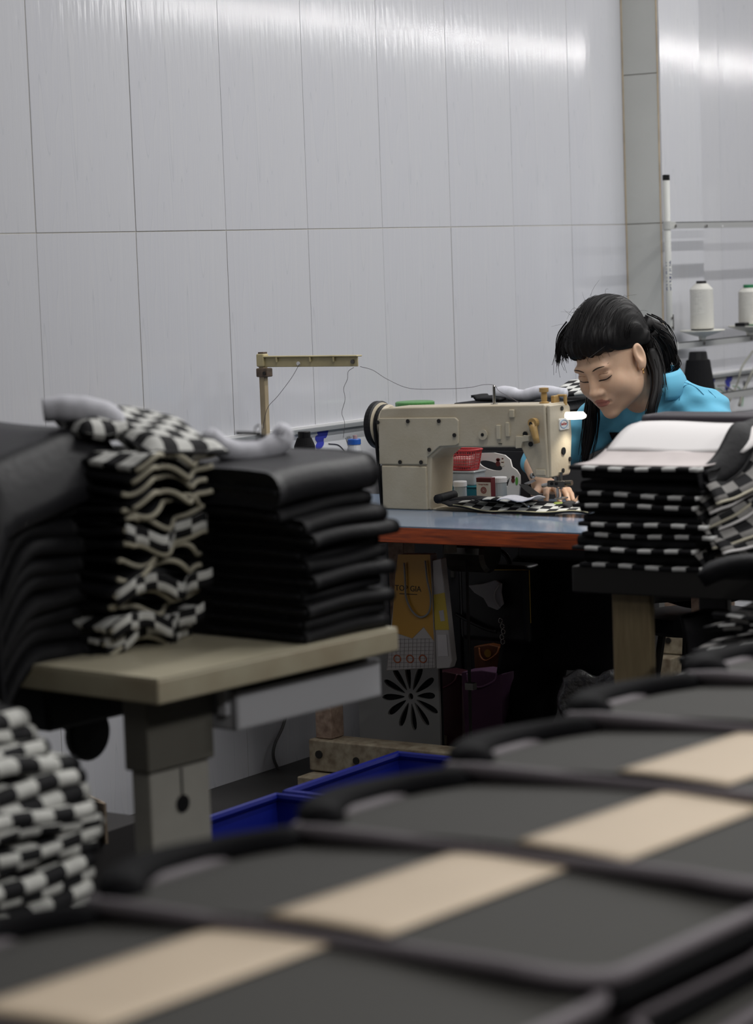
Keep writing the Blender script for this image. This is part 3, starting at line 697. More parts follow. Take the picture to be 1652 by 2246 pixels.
# hair: cap swept back from a side fringe, tied at the nape
def hair_sdf(P):
    q = P; X = q[..., 0]; m = np.stack([np.abs(X), q[..., 1], q[..., 2]], -1)
    f = ell(q, (0, 0.027, 0.050), (0.0855, 0.107, 0.097))
    f = smin(f, ell(q, (0.0, -0.045, 0.075), (0.066, 0.045, 0.040)), 0.03)
    f = smin(f, ell(q, (0, 0.075, -0.02), (0.070, 0.055, 0.075)), 0.03)
    # face opening: hair line runs from the forehead down past the temples to behind the ears
    line = q[..., 2] - (0.027 + 0.0025*np.sin(X*330) + 0.002*np.sin(X*150+1) - 0.42*(q[..., 1]+0.02) + 0.10*X - 0.25*np.clip(0.03-np.abs(X-0.01), 0, 1)*0)
    f = smax(f, -line, 0.010)
    f = smax(f, -ell(m, (0.092, -0.004, -0.012), (0.030, 0.022, 0.036)), 0.006)
    f = smax(f, -ell(q, (0, -0.06, -0.09), (0.10, 0.12, 0.07)), 0.02)
    ang = np.arctan2(q[..., 2]-0.02, q[..., 1]-0.11)
    f = f + 0.0011*np.sin(X*230+np.sin(ang*3)*3) + 0.0008*np.sin(X*520+ang*9)
    return f
cv = sdf_mesh(hair_sdf, (-0.105, -0.125, -0.12), (0.105, 0.165, 0.17), 0.0024)
hair = np_obj('hair', [(h2w(cv[0]), cv[1])], M_hair, person)
def wp(px, py, y): return at(px, py, y=y)
locks = MB()
def lock(pts, rad, n=9, flat=None, ns=34):
    C = catmull(pts, 6); m = len(C); rr = np.interp(np.linspace(0, 1, m), np.linspace(0, 1, len(rad)), rad)
    locks.tube(C, rr*0.72, 9)
    for k in range(ns):
        d = A_(*RNG.normal(size=3)); d /= np.linalg.norm(d); f = 0.62+0.42*RNG.random(); e = A_(*RNG.normal(size=3))*0.006
        s0 = int(RNG.integers(0, 3)); i = np.arange(s0, m); t = np.linspace(0, 1, len(i))
        locks.tube([C[j]+d*rr[j]*f+e*tt*tt for j, tt in zip(i, t)], [0.0022*(1-0.75*tt) for tt in t], 4, cap=False)
lock([wp(1415, 712, 5.96), wp(1440, 728, 6.02), wp(1462, 752, 6.04), wp(1475, 780, 6.05), wp(1484, 806, 6.05)], [0.035, 0.040, 0.030, 0.016, 0.002])
lock([wp(1420, 730, 5.97), wp(1445, 760, 6.02), wp(1460, 790, 6.03), wp(1466, 815, 6.03)], [0.035, 0.034, 0.022, 0.006])
lock([wp(1436, 745, 6.0), wp(1474, 770, 6.05), wp(1489, 795, 6.05), wp(1480, 812, 6.04)], [0.008, 0.006, 0.004, 0.001])
lock([wp(1428, 770, 5.95), wp(1440, 815, 5.93), wp(1440, 855, 5.90), wp(1430, 895, 5.87), wp(1424, 930, 5.86)], [0.026, 0.022, 0.020, 0.018, 0.010])
lock([wp(1300, 875, 5.93), wp(1296, 920, 5.90), wp(1290, 965, 5.89), wp(1282, 1010, 5.88)], [0.020, 0.026, 0.024, 0.012])
lock([wp(1268, 712, 5.82), wp(1240, 740, 5.80), wp(1226, 768, 5.785), wp(1222, 796, 5.78)], [0.030, 0.022, 0.011, 0.002])
lock([wp(1275, 718, 5.80), wp(1250, 745, 5.78), wp(1240, 768, 5.77), wp(1244, 786, 5.765)], [0.026, 0.018, 0.010, 0.002])
lock([wp(1418, 742, 5.95), wp(1432, 775, 5.96), wp(1442, 815, 5.95), wp(1448, 850, 5.93)], [0.022, 0.026, 0.024, 0.014])
lko = locks.build('hair_lock', M_hair, person, smooth=True); lko['kind'] = 'stuff'
# loose strands over the hair
st = MB()
def hsurf(th, ph, off=0.0012):
    """th: 0 front .. pi back over the crown, ph: side"""
    d = A_(math.sin(ph), -math.cos(th)*math.cos(ph), math.sin(th)*math.cos(ph))
    lo_, hi_ = 0.03, 0.16; c = A_(0, 0.03, 0.035)
    ts_ = np.linspace(lo_, hi_, 60); f = hair_sdf((c+ts_[:, None]*d)); i = np.argmax(f > 0)
    return c+d*(ts_[i]+off)
for k in range(150):
    ph = random.uniform(-1.15, 1.2); t0 = random.uniform(0.35, 0.9); L = random.uniform(0.6, 1.5); dr = random.uniform(-0.12, 0.12); of = random.uniform(0.0, 0.002)
    pts = [h2w(hsurf(t0+L*s, ph+dr*s, of+0.003*math.sin(3*s)*random.random())) for s in np.linspace(0, 1, 6)]
    st.tube(pts, [0.0004, 0.0007, 0.0008, 0.0008, 0.0006, 0.0002], 4, cap=False)
for k in range(12):
    x_ = random.uniform(-0.068, 0.062); z_ = 0.036+0.10*x_+random.uniform(0.004, 0.02)
    p0_ = on_face(x_, z_+0.022, 0.011); p1_ = on_face(x_+random.uniform(-0.004, 0.004), z_+0.006, 0.007); p2_ = on_face(x_+random.uniform(-0.010, 0.012), z_-random.uniform(0.004, 0.016), 0.0022)
    st.tube([h2w(p_) for p_ in catmull([p0_, p1_, p2_], 3)], [0.0006, 0.0006, 0.0006, 0.0005, 0.0005, 0.0004, 0.0002], 4, cap=False)
for k in range(26):
    a = hsurf(random.uniform(0.3, 2.2), random.uniform(-1.3, 1.3)); d = a-A_(0, 0.03, 0.03); d /= np.linalg.norm(d)
    e = A_(random.uniform(-1, 1), random.uniform(-1, 1), random.uniform(-1, 0.4))
    pts = [h2w(a+d*0.03*s+e*0.035*s*s) for s in np.linspace(0, 1, 5)]
    st.tube(pts, [0.0004, 0.0004, 0.0003, 0.0003, 0.0002], 3, cap=False)
for px, py in ((1225, 770), (1232, 765), (1240, 770), (1218, 775), (1228, 780), (1462, 775), (1470, 790), (1478, 785)):
    y = 5.775 if px < 1300 else 6.05
    pts = catmull([wp(px+15 if px < 1300 else px-25, py-45, y), wp(px, py, y), wp(px-3, py+25, y), wp(px+random.uniform(-6, 8), py+48, y)], 4)
    st.tube(pts, 0.0005, 3, cap=False)
so = st.build('hair_strand', M_hair, person, smooth=True); so['kind'] = 'stuff'

# shirt with sleeves, collar and seams
def shirt_sdf(P):
    f = cap(P, NECK+A_(0, 0.025, -0.035), CHEST, 0.078, 0.122); f = smin(f, cap(P, CHEST, PELV+A_(0, 0, 0.05), 0.122, 0.135), 0.05)
    f = smin(f, cap(P, SL, SR, 0.062, 0.062), 0.045)
    f = smin(f, cap(P, NECK+A_(0.035, 0.035, 0.005), SL+A_(0.0, 0.0, 0.016), 0.058, 0.056), 0.03)
    f = smin(f, cap(P, NECK+A_(-0.035, 0.035, 0.005), SR+A_(0.0, 0.0, 0.010), 0.055, 0.056), 0.03)
    f = smin(f, ell(P, CHEST+A_(0, -0.06, -0.01), (0.12, 0.08, 0.09)), 0.04)
    sl = np.minimum(cap(P, SL, EL*0.94+SL*0.06, 0.066, 0.056), cap(P, SR, ER*0.94+SR*0.06, 0.066, 0.056))
    f = smin(f, sl, 0.02)
    f = f + 0.0028*np.sin(P[..., 0]*60+P[..., 2]*85+P[..., 1]*40) + 0.002*np.sin(P[..., 0]*35-P[..., 2]*120+2*np.sin(P[..., 1]*40))
    f = smax(f, -(ell(P, NECK+A_(0, -0.035, 0.055), (0.066, 0.066, 0.07))), 0.01)
    return f
sv = sdf_mesh(shirt_sdf, (0.52, 5.74, 0.46), (1.36, 6.45, 1.10), 0.0065)
np_obj('shirt', [sv], M_shirt, person)
# collar: two leaves standing around the neck
NC = NECK+A_(0.008, 0.0, 0.030)
def collar(u, v):
    a = -0.30+u*(math.pi*2-1.7)-math.pi/2+1.15
    r = 0.074+0.014*v+0.012*math.sin(math.pi*v)
    p = A_(math.cos(a)*r*1.05, math.sin(a)*r+0.012, 0.048-0.055*v*(1+0.35*abs(math.cos(a)))+0.012*math.sin(a)-0.012)
    return NC+p
MB().grid(collar, 40, 6).build('collar', M_shirt, person, smooth=True, solid=0.004)
for pts in ([wp(1468, 806, 6.02), wp(1478, 830, 5.99), wp(1484, 850, 5.97), wp(1490, 875, 5.95)], ):
    pass
# sewn seams on the collar and shoulder
def on_shirt(px, py):
    d = at(px, py, y=6.0)-CAM; d /= np.linalg.norm(d); ts_ = np.linspace(5.9, 7.2, 700); f = shirt_sdf(CAM+ts_[:, None]*d); i = int(np.argmax(f < 0)); return CAM+d*(ts_[i]-0.0012) if (f < 0).any() else at(px, py, y=6.02)
for pts in ([(1496, 838), (1512, 842), (1530, 852), (1544, 866)], [(1490, 878), (1493, 862), (1500, 848), (1512, 842)], [(1540, 848), (1556, 858), (1570, 872)]):
    MB().tube(catmull([on_shirt(*p) for p in pts], 5), 0.0011, 5).build('seam', mat('shirt_seam', (0.03, 0.16, 0.26), 0.8), person, smooth=True)
# apron bib covering the chest
def bib(u, v):
    x = 0.945+(u-0.5)*0.30*(0.75+0.35*v); z = 0.93-0.40*v
    ts_ = np.linspace(5.7, 6.3, 150); P = np.stack([np.full_like(ts_, x), ts_, np.full_like(ts_, z)], -1)
    f = shirt_sdf(P); i = int(np.argmax(f < 0.004)); y = ts_[i] if (f < 0.004).any() else 6.06
    return (x, y-0.003, z)
MB().grid(bib, 16, 20).build('apron', M_apron, person, smooth=True, solid=0.003)
# apron skirt hanging over the knees
def skirt(u, v):
    x = 0.66+0.40*u; s = v*0.62
    if s < 0.24: y, z = 5.98-s, 0.655-0.10*s
    else: y, z = 5.735-0.03*(s-0.24), 0.628-0.9*(s-0.24)
    return (x-0.10*max(0, v-0.35), y-0.010*math.sin(16*u)*v, z+0.012*math.sin(math.pi*u)-0.02*abs(2*u-1)**3)
MB().grid(skirt, 24, 22).build('apron_skirt', M_apron, person, smooth=True, solid=0.003)
# trousers and shoes
def pants_sdf(P):
    f = cap(P, HPL, HPR, 0.105, 0.105); f = smin(f, cap(P, PELV, PELV+A_(0, 0, 0.10), 0.125, 0.128), 0.04)
    for h, k, a in ((HPL, KL, AL), (HPR, KR, AR)):
        f = smin(f, cap(P, h, k, 0.095, 0.078), 0.03); f = smin(f, cap(P, k, a+A_(0, 0, 0.01), 0.076, 0.066), 0.03)
    f = f+0.003*np.sin(P[..., 2]*50+P[..., 0]*30)
    return f
pv = sdf_mesh(pants_sdf, (0.54, 5.66, 0.02), (1.30, 6.45, 0.72), 0.0085)
np_obj('trousers', [pv], M_pants, person)
for a in (AL, AR):
    s = MB().prism([(x*0.058, y*0.165) for x, y in [(math.cos(t)*(1 if abs(math.sin(t)) < .9 else .9), math.sin(t)) for t in np.linspace(0, 2*math.pi, 20)[:-1]]], lambda p, q, d: (a[0]+p, a[1]-0.05+q, d), 0.0, 0.085)
    s.build('shoe', M_black, person, bevel=0.012)
# stool under her
stl = thing('stool', 'dark padded stool the woman sits on, behind the sewing table', 'stool', (0.95, 6.28, 0))
MB().lathe([(0.16, 0.335), (0.17, 0.345), (0.165, 0.385), (0.10, 0.389)], (0.95, 6.28, 0), 24).build('seat', M_black, stl)
for k in range(4):
    a = math.pi/4+k*math.pi/2; MB().tube([(0.95+0.11*math.cos(a), 6.28+0.11*math.sin(a), 0.34), (0.95+0.17*math.cos(a), 6.28+0.17*math.sin(a), 0.0)], 0.012, 8).build('leg', M_dark, stl)

# ================================================================== FABRIC STACKS
M_blk = mat('black_fabric', (0.0075, 0.0075, 0.009), 0.65, 0.22, bump=0.15, bscale=90)
M_blk2 = mat('black_fabric_sheen', (0.013, 0.013, 0.016), 0.5, 0.35, bump=0.1, bscale=60)
M_chk = checker_mat('check_print', 0.034, 0.030, (0.72, 0.72, 0.69), (0.012, 0.012, 0.014))
M_chk_s = checker_mat('check_print_small', 0.026, 0.022, (0.72, 0.72, 0.69), (0.012, 0.012, 0.014))
M_chkbig = checker_mat('check_print_large', 0.046, 0.040, (0.74, 0.74, 0.70), (0.012, 0.012, 0.014))
M_chkgrey = checker_mat('check_print_grey', 0.040, 0.028, (0.30, 0.29, 0.28), (0.015, 0.015, 0.017))
M_bind = checker_mat('check_binding', 0.0335, 1.0, (0.74, 0.74, 0.73), (0.013, 0.013, 0.015))
M_lining = mat('lining_white', (0.62, 0.60, 0.60), 0.8)
M_panel = mat('lining_pink_grey', (0.48, 0.435, 0.43), 0.8, vary=0.05, vscale=20)
M_creamE = mat('foam_edge', (0.45, 0.42, 0.33), 0.85)

UVO = (0.0, 0.0)
def fold(mb, x0, x1, y0, y1, z0, t, rise=lambda x, y: 0.0, axis='y', nu=16, nv=14):
    """folded cloth: a closed flat loop with a rounded fold at the front (axis 'y': front at y0; 'x': front at x1)"""
    prof = []
    L = (y1-y0) if axis == 'y' else (x1-x0)
    r = t/2
    for k in range(nv+1): prof.append((L-(L-r)*k/nv, 0.0))                 # bottom, back to front
    for k in range(1, 8): a = math.pi*k/8; prof.append((r-r*math.sin(a), r-r*math.cos(a)))
    for k in range(nv+1): prof.append((r+(L-r)*k/nv, t))
    n = len(prof); vs = []; acc = [0.0]
    for p_, q_ in zip(prof[:-1], prof[1:]): acc.append(acc[-1]+math.hypot(q_[0]-p_[0], q_[1]-p_[1]))
    ou, ov = UVO
    for i in range(nu+1):
        for j, (d, h) in enumerate(prof):
            if axis == 'y': x = x0+(x1-x0)*i/nu; y = y0+d
            else: y = y0+(y1-y0)*i/nu; x = x1-d
            vs.append((x, y, z0+h+rise(x, y)))
    fs = []; uvs = []
    for i in range(nu):
        for j in range(n-1):
            fs.append((i*n+j, (i+1)*n+j, (i+1)*n+j+1, i*n+j+1))
            W = (x1-x0) if axis == 'y' else (y1-y0)
            uvs.append([(ou+W*i/nu, ov+acc[j]), (ou+W*(i+1)/nu, ov+acc[j]), (ou+W*(i+1)/nu, ov+acc[j+1]), (ou+W*i/nu, ov+acc[j+1])])
    fs += [tuple(j for j in range(n))[::-1], tuple(nu*n+j for j in range(n))]; uvs += [[(0, 0)]*n]*2
    fs += [(n-1+i*n, n-1+(i+1)*n, (i+1)*n, i*n) for i in range(nu)]; uvs += [[(0, 0)]*4]*nu
    return mb.add(vs, fs, uvs)

# ---------------------------------------------------------------- table with the folded pieces on the right
M_tblack = mat('dark_table_edge', (0.014, 0.013, 0.012), 0.55)
M_legwood = mat('pine_leg', (0.26, 0.205, 0.115), 0.6, col2=(0.20, 0.15, 0.08), vscale=18, stretch=(6, 6, 0.6))
X0, X1, YF0 = 1.515, 1.815, 4.575
rt_ = thing('work_table', 'dark-topped work table on a pine leg under the stack of check-edged pieces', 'table', (1.7, 4.85, 0))
MB().b2((1.50, 4.56, 0.700), (2.10, 5.10, 0.758)).build('table_top', M_tblack, rt_, bevel=0.004)
MB().b2((1.575, 4.60, 0.06), (1.668, 4.625, 0.700)).build('leg', M_legwood, rt_, bevel=0.004)
MB().b2((1.595, 4.98, 0.06), (1.668, 5.005, 0.700)).build('leg', M_tblack, rt_, bevel=0.004)
MB().b2((1.56, 4.52, 0.0), (1.69, 5.12, 0.06)).build('foot', M_legwood, rt_, bevel=0.004)
MB().b2((1.98, 4.60, 0.0), (2.06, 4.66, 0.700)).build('leg', M_legwood, rt_, bevel=0.004)
MB().b2((1.98, 4.98, 0.0), (2.06, 5.04, 0.700)).build('leg', M_legwood, rt_, bevel=0.004)
def rise_r(base, k):
    def f(x, y):
        d = max(0.0, y-YF0-0.04); s = min(1.0, d/0.26)
        return (0.018+0.0065*k)*s*s*(3-2*s) + base*0.0
    return f
NP = 9
names = ['lowest', 'second-lowest', 'third-lowest', 'fourth-lowest', 'middle', 'fourth-highest', 'third-highest', 'second-highest', 'topmost']
looks = ['lying on the table', 'a thick black roll', 'a black roll', 'thin', 'thin and dark', 'a black roll', 'slightly slanting', 'a black roll', 'white and pink-grey lining showing']
zc = 0.7595
ths = [0.036, 0.030, 0.024, 0.020, 0.020, 0.026, 0.027, 0.028, 0.012]
for k in range(NP):
    t = ths[k]; dx = (0.010, -0.004, 0.016, 0.012, 0.0, -0.004, 0.004, 0.006, -0.004)[k]; dy = (0.0, -0.006, 0.004, -0.004, 0.004, 0.0, 0.0, 0.002, -0.01)[k]
    x0, x1 = X0+dx, X1+dx*0.6+(0.0, -0.015, 0.01, 0, -0.01, -0.015, -0.012, 0.006, 0.0)[k]; y0 = YF0+dy
    pc = thing('folded_fabric_piece', '%s piece of the check-edged stack beside the woman, %s' % (names[k], looks[k]), 'fabric', (1.66, 4.7, zc), 'folded check-edged pieces stacked beside the woman')
    rs = rise_r(0, k); tl = (0, 0, 0, 0, 0, 0, -0.006, 0.0, 0.0)[k]
    rr = lambda x, y, rs=rs, tl=tl, x0=x0: rs(x, y)+tl*(x-x0)/0.3
    if k < 8:
        m_ = MB(); fold(m_, x0, x1, y0, y0+0.40, zc+0.0045, t-0.005, rr); m_.build('fold', M_blk, pc, smooth=True)
    else:
        m_ = MB(); m_.grid(lambda u, v: (x0+(x1-x0)*u+0.004*v*u, y0+0.145*v, zc+0.004+rr(x0, y0+0.145*v)+0.004), 14, 10); m_.build('lining_panel', M_panel, pc, smooth=True, solid=0.003)
        m_ = MB(); m_.grid(lambda u, v: (x0+0.006+(x1-x0+0.03+0.10*v)*u, y0+0.135+0.19*v, zc+0.009+rr(x0, y0+0.135+0.19*v)+0.010*math.sin(math.pi*min(1, v*1.3))*0.8+0.002*math.sin(9*u)), 18, 14); m_.build('lining', M_lining, pc, smooth=True, solid=0.003)
        m_ = MB(); fold(m_, x0+0.01, x1+0.08, y0+0.30, y0+0.42, zc+0.004, 0.020, rr); m_.build('fold', mat('dark_plum_fabric', (0.02, 0.015, 0.022), 0.6), pc, smooth=True)
    # check binding: front lip and the side edge running back
    ln = (0.30, 0.0)[0]
    m_ = MB()
    pt = 0.003+0.0005*(k % 3)
    ev = [(x0-0.003, y0-0.008), (x1+0.002, y0-0.008)]
    m_.grid(lambda u, v: (x0-0.004+(x1-x0+0.006)*u, y0-0.017+0.028*v, zc+0.002+rr(x0+(x1-x0)*u, y0)+0.0015*math.sin(7*u+k)), 20, 2, ulen=x1-x0+0.02, vlen=0.5)
    if k not in (4, 7): m_.build('binding', M_bind, pc, smooth=True, solid=0.0085)
    # wavy side flange of printed cloth hanging out at the far side from the wall
    ph = 1.3*k; am = 0.010+0.003*(k % 3)
    def fl(u, v, k=k, zc=zc, x1=x1, y0=y0, rr=rr, ph=ph, am=am, t=t):
        y = y0-0.004+0.42*u; s = min(1, u*3.2)
        zz = zc+0.002+rr(x1, y)+s*(0.012+0.002*k)*(1-0.3*u)+s*am*math.sin(8.5*u+ph)+0.004*math.sin(23*u+ph)*s
        return (x1-0.012+(0.030+0.050*s)*v*(1 if k < 8 else 0.6)+0.006*math.sin(11*u+ph)*v, y, zz-(0.030 if k < 8 else 0.045)*v*v-(0.012*v if k % 2 else 0))
    m_ = MB(); m_.grid(fl, 30, 5, ulen=0.42, vlen=0.10); m_.build('side_flange', M_chkgrey if k < 8 else M_blk, pc, smooth=True, solid=0.004)
    m_ = MB(); m_.tube([fl(u, 1.02) for u in np.linspace(0, 1, 31)], 0.0034, 6); m_.build('flange_edge', M_blk if k == 8 else M_creamE if k % 2 else M_lining, pc, smooth=True)
    zc += t
# dark shape added to fill the black gap under that table
sk0 = MB().grid(lambda u, v: (1.70+0.24*u+0.02*math.sin(9*v), 4.72+0.05*math.sin(math.pi*u)*-1+0.01*math.sin(14*u), 0.005+0.64*v), 20, 20).build('dark_filler', M_blk, None, smooth=True, solid=0.10)
tag(sk0, 'added dark shape for the darkness under the work table right of its pine leg', 'sack')
# lower shelf pile at the right border
sh = thing('low_bench', 'low dark bench at the right edge carrying a few loose check pieces', 'bench', (2.15, 4.3, 0))
MB().b2((1.90, 4.16, 0.55), (2.55, 4.60, 0.585)).build('bench_top', M_tblack, sh, bevel=0.004)
for xx, yy in ((1.93, 4.19), (2.48, 4.19), (1.93, 4.54), (2.48, 4.54)): MB().b2((xx, yy, 0), (xx+0.04, yy+0.04, 0.55)).build('leg', M_tblack, sh)
zl = 0.586
for k in range(6):
    pc = thing('check_piece', ('undermost', 'second lowest', 'third lowest', 'third highest', 'second highest', 'uppermost')[k]+' loose check piece in the low pile at the right edge', 'fabric', (2.2, 4.25, zl), 'loose check pieces piled low at the right edge')
    ph = k*1.7
    def g(u, v, k=k, ph=ph, zl=zl):
        return (1.915+0.016*k+0.45*u, 4.20+0.006*k+0.34*v+0.01*math.sin(5*u+ph), zl+0.006+0.030*u+0.010*math.sin(6*u+ph)+0.004*math.sin(9*v+ph))
    m_ = MB(); m_.grid(g, 24, 12, ulen=0.45, vlen=0.34); m_.build('printed_face', M_chkgrey, pc, smooth=True, solid=0.010)
    m_ = MB(); m_.grid(lambda u, v: tuple(np.array(g(u, 0))+A_(0, -0.006+0.02*v, 0.0055+0.001*v)), 24, 1, ulen=0.45, vlen=0.5); m_.build('binding', M_bind, pc, smooth=True, solid=0.003)
    zl += 0.023
bc = MB().grid(lambda u, v: (1.97+0.50*u, 4.24+0.36*v, zl+0.045+0.06*math.sin(0.3+2*u)+0.012*math.sin(9*u+6*v)+0.01*math.sin(13*v)), 24, 16).build('black_cloth', M_blk, None, smooth=True, solid=0.03)
tag(bc, 'crumpled black cloth lying over the low check pile at the right edge', 'fabric')

_before = set(bpy.data.objects)
# ---------------------------------------------------------------- pale sewing table with the stacks on it
M_pale = mat('pale_laminate', (0.46, 0.42, 0.31), 0.38, 0.45, vary=0.05, vscale=6)
M_pale_e = mat('pale_edge', (0.40, 0.37, 0.27), 0.55, col2=(0.30, 0.25, 0.17), vscale=7)
M_greyst = mat('grey_steel_paint', (0.30, 0.29, 0.26), 0.5, vary=0.1, vscale=8)
M_drawer = mat('drawer_plastic', (0.40, 0.40, 0.42), 0.5)
TX = 1.60; TY0, TY1 = 3.06, 3.685
pt_ = thing('sewing_table', 'pale cream sewing table in front, carrying the black fabric stacks', 'table', (1.2, 3.37, 0))
top = MB().b2((0.35, TY0, 0.716), (TX, TY1, 0.757)).build('table_top', M_pale_e, pt_, bevel=0.004)
MB().b2((0.352, TY0+0.002, 0.757), (TX-0.002, TY1-0.002, 0.760)).build('laminate', M_pale, pt_)
leg = MB().b2((1.475, 3.110, 0.05), (1.520, 3.255, 0.585)).build('leg', M_greyst, pt_, bevel=0.004)
MB().b2((1.468, 3.102, 0.585), (1.527, 3.263, 0.716)).build('leg_sleeve', mat('sleeve_dark', (0.10, 0.095, 0.08), 0.55), pt_, bevel=0.004)
MB().lathe([(0.0155, 0), (0.0155, 0.002)], (1.5205, 3.185, 0.518), 16, 'x').build('slot_hole', M_black, leg)
MB().b2((1.5205, 3.183, 0.53), (1.5212, 3.187, 0.58)).build('slot', M_black, leg)
MB().b2((0.45, 3.110, 0.05), (0.495, 3.255, 0.716)).build('leg', M_greyst, pt_, bevel=0.004)
for xx in (1.44, 0.44): MB().b2((xx, 3.08, 0.0), (xx+0.07, 3.66, 0.05)).build('foot', M_greyst, pt_, bevel=0.006)
MB().b2((0.49, 3.15, 0.14), (1.476, 3.21, 0.20)).build('stretcher', M_greyst, pt_, bevel=0.003)
# drawer tray
dr = MB().b2((1.30, 3.28, 0.632), (1.565, 3.67, 0.636)).b2((1.555, 3.28, 0.632), (1.565, 3.67, 0.698)).b2((1.30, 3.28, 0.632), (1.565, 3.288, 0.698)).b2((1.30, 3.662, 0.632), (1.565, 3.67, 0.700)).b2((1.30, 3.28, 0.632), (1.308, 3.67, 0.698))
dr.build('drawer', M_drawer, pt_)
for yy in (3.30, 3.64): MB().b2((1.32, yy, 0.70), (1.55, yy+0.012, 0.7155)).build('drawer_rail', M_greyst, pt_)
MB().b2((1.535, 3.268, 0.66), (1.552, 3.279, 0.716)).build('drawer_stop', M_drawer, pt_)
# knee lifter: rod and round pad
kx, ky, kz = at(158, 1618, y=3.36)
pad = MB().lathe([(0.0, -0.014), (0.03, -0.014), (0.044, -0.006), (0.046, 0.006), (0.040, 0.012), (0.0, 0.014)][::1], (0, 0, 0), 26, 'x')
pad.v = [(kx+v[0]*1.1, ky+v[1]*1.15, kz+v[2]*1.12) for v in pad.v]
pad.build('knee_pad', M_black, pt_, smooth=False)
MB().tube([(kx-0.012, ky, kz), (kx-0.05, ky, kz+0.01), (kx-0.06, ky, kz+0.09), (kx-0.06, ky, 0.70)], 0.014, 8).build('knee_rod', M_black, pt_, smooth=True)
MB().b2((0.90, 3.14, 0.62), (1.24, 3.50, 0.7155)).build('oil_pan', M_black, pt_, bevel=0.01)

# right-hand stack: black pieces folded over with the folds to the room
zc = 0.7608
nb = 11
ordn = ['lowest', 'second lowest', 'third lowest', 'fourth lowest', 'fifth lowest', 'sixth', 'fifth highest', 'fourth highest', 'third highest', 'second highest', 'topmost']
for k in range(nb):
    t = (0.024, 0.023, 0.025, 0.024, 0.026, 0.024, 0.026, 0.025, 0.027, 0.024, 0.064)[k]
    xe = TX-0.035+(0.02, 0.016, 0.03, 0.012, 0.034, 0.02, 0.006, 0.036, 0.02, -0.012, 0.0)[k]
    yy0 = 3.455+RNG.uniform(-0.012, 0.012)-(0.03 if k > 8 else 0); yy1 = 3.675+(0.005, 0.0, 0.012, -0.005, 0.012, 0.005, 0.0, 0.025, 0.01, 0.005, 0.015)[k]
    pc = thing('folded_fabric_piece', '%s black folded piece in the tall right-hand stack on the pale table' % ordn[k], 'fabric', (1.4, 3.56, zc), 'black folded pieces in the right-hand stack on the pale table')
    ph = RNG.uniform(0, 6); sl = (0.0, 0.0, 0.002, 0.004, 0.006, 0.008, 0.010, 0.012, 0.014, 0.016, 0.020)[k]
    def rs(x, y, ph=ph, sl=sl, xe=xe, k=k):
        e = max(0.0, (x-(xe-0.12))/0.12)
        return 0.0035*math.sin(22*y+ph)*e + sl*(y-3.45)/0.22*0.55 - 0.006*e*e*(k > 5)
    m_ = MB(); fold(m_, 1.22, xe, yy0, yy1, zc, t*1.02, rs, axis='x', nu=12, nv=16); m_.build('fold', M_blk2 if k == nb-1 else M_blk, pc, smooth=True)
    ed = [(xe-t*0.5+0.35*t*math.sin(a), yy1+0.001, zc+t/2-0.38*t*math.cos(a)+rs(xe, yy1)) for a in np.linspace(0.2, 2.9, 8)]
    m_ = MB(); m_.tube([(xe-0.006-0.1*f, yy0-0.002+0.004*math.sin(17*f), zc+t*0.5+rs(xe-0.1*f, yy0)) for f in np.linspace(0, 2.4, 18)], 0.0055, 6); m_.build('hem', M_blk, pc, smooth=True)
    zc += t
ZB = zc
# middle stack: check pieces with crumpled cream edges
zc = 0.7608; nc = 16
for k in range(nc):
    t = 0.0222
    pc = thing('check_piece', '%s check piece in the crumpled middle stack on the pale table' % (['lowest', 'second', 'third', 'fourth', 'fifth', 'sixth', 'seventh', 'eighth', 'ninth', 'tenth', 'eleventh', 'twelfth', 'thirteenth', 'fourteenth', 'fifteenth', 'topmost'][k] + ('' if k in (0, nc-1) else ' from below')), 'fabric', (1.2, 3.28, zc), 'check pieces crumpled in the middle stack on the pale table')
    ph = RNG.uniform(0, 6); xf = 1.345+RNG.uniform(-0.014, 0.014)+0.004*k; ya = 3.185+RNG.uniform(-0.01, 0.01)+0.002*k; yb = 3.41+RNG.uniform(-0.01, 0.01)
    am = 0.0125
    def g(u, v, ph=ph, xf=xf, ya=ya, yb=yb, zc=zc, am=am):
        y = ya+(yb-ya)*u; e = v*v
        return (0.98+(xf-0.98)*v+0.010*math.sin(14*u+ph)*e, y, zc+0.008+am*math.sin(7.5*u+ph)*e+0.004*math.sin(19*u+2*ph)*e+0.003*math.sin(5*v+ph))
    m_ = MB(); m_.grid(g, 26, 14, ulen=yb-ya, vlen=0.37); m_.build('printed_face', M_chk if k in (1, 2, nc-1) else M_blk, pc, smooth=True, solid=0.010)
    m_ = MB(); m_.tube([g(u, 1.0) for u in np.linspace(0, 1, 27)], 0.0050, 6); m_.build('edge_binding', M_creamE, pc, smooth=True)
    if k in (1, 2, 5, 9): m_ = MB(); m_.grid(lambda u, v: tuple(np.array(g(u, 1.0))+A_(0.0062, 0, (v-0.5)*0.030-0.004)), 26, 3, ulen=yb-ya, vlen=0.06); m_.build('edge_face', M_chk, pc, smooth=True, solid=0.002)
    zc += t
ZM = zc
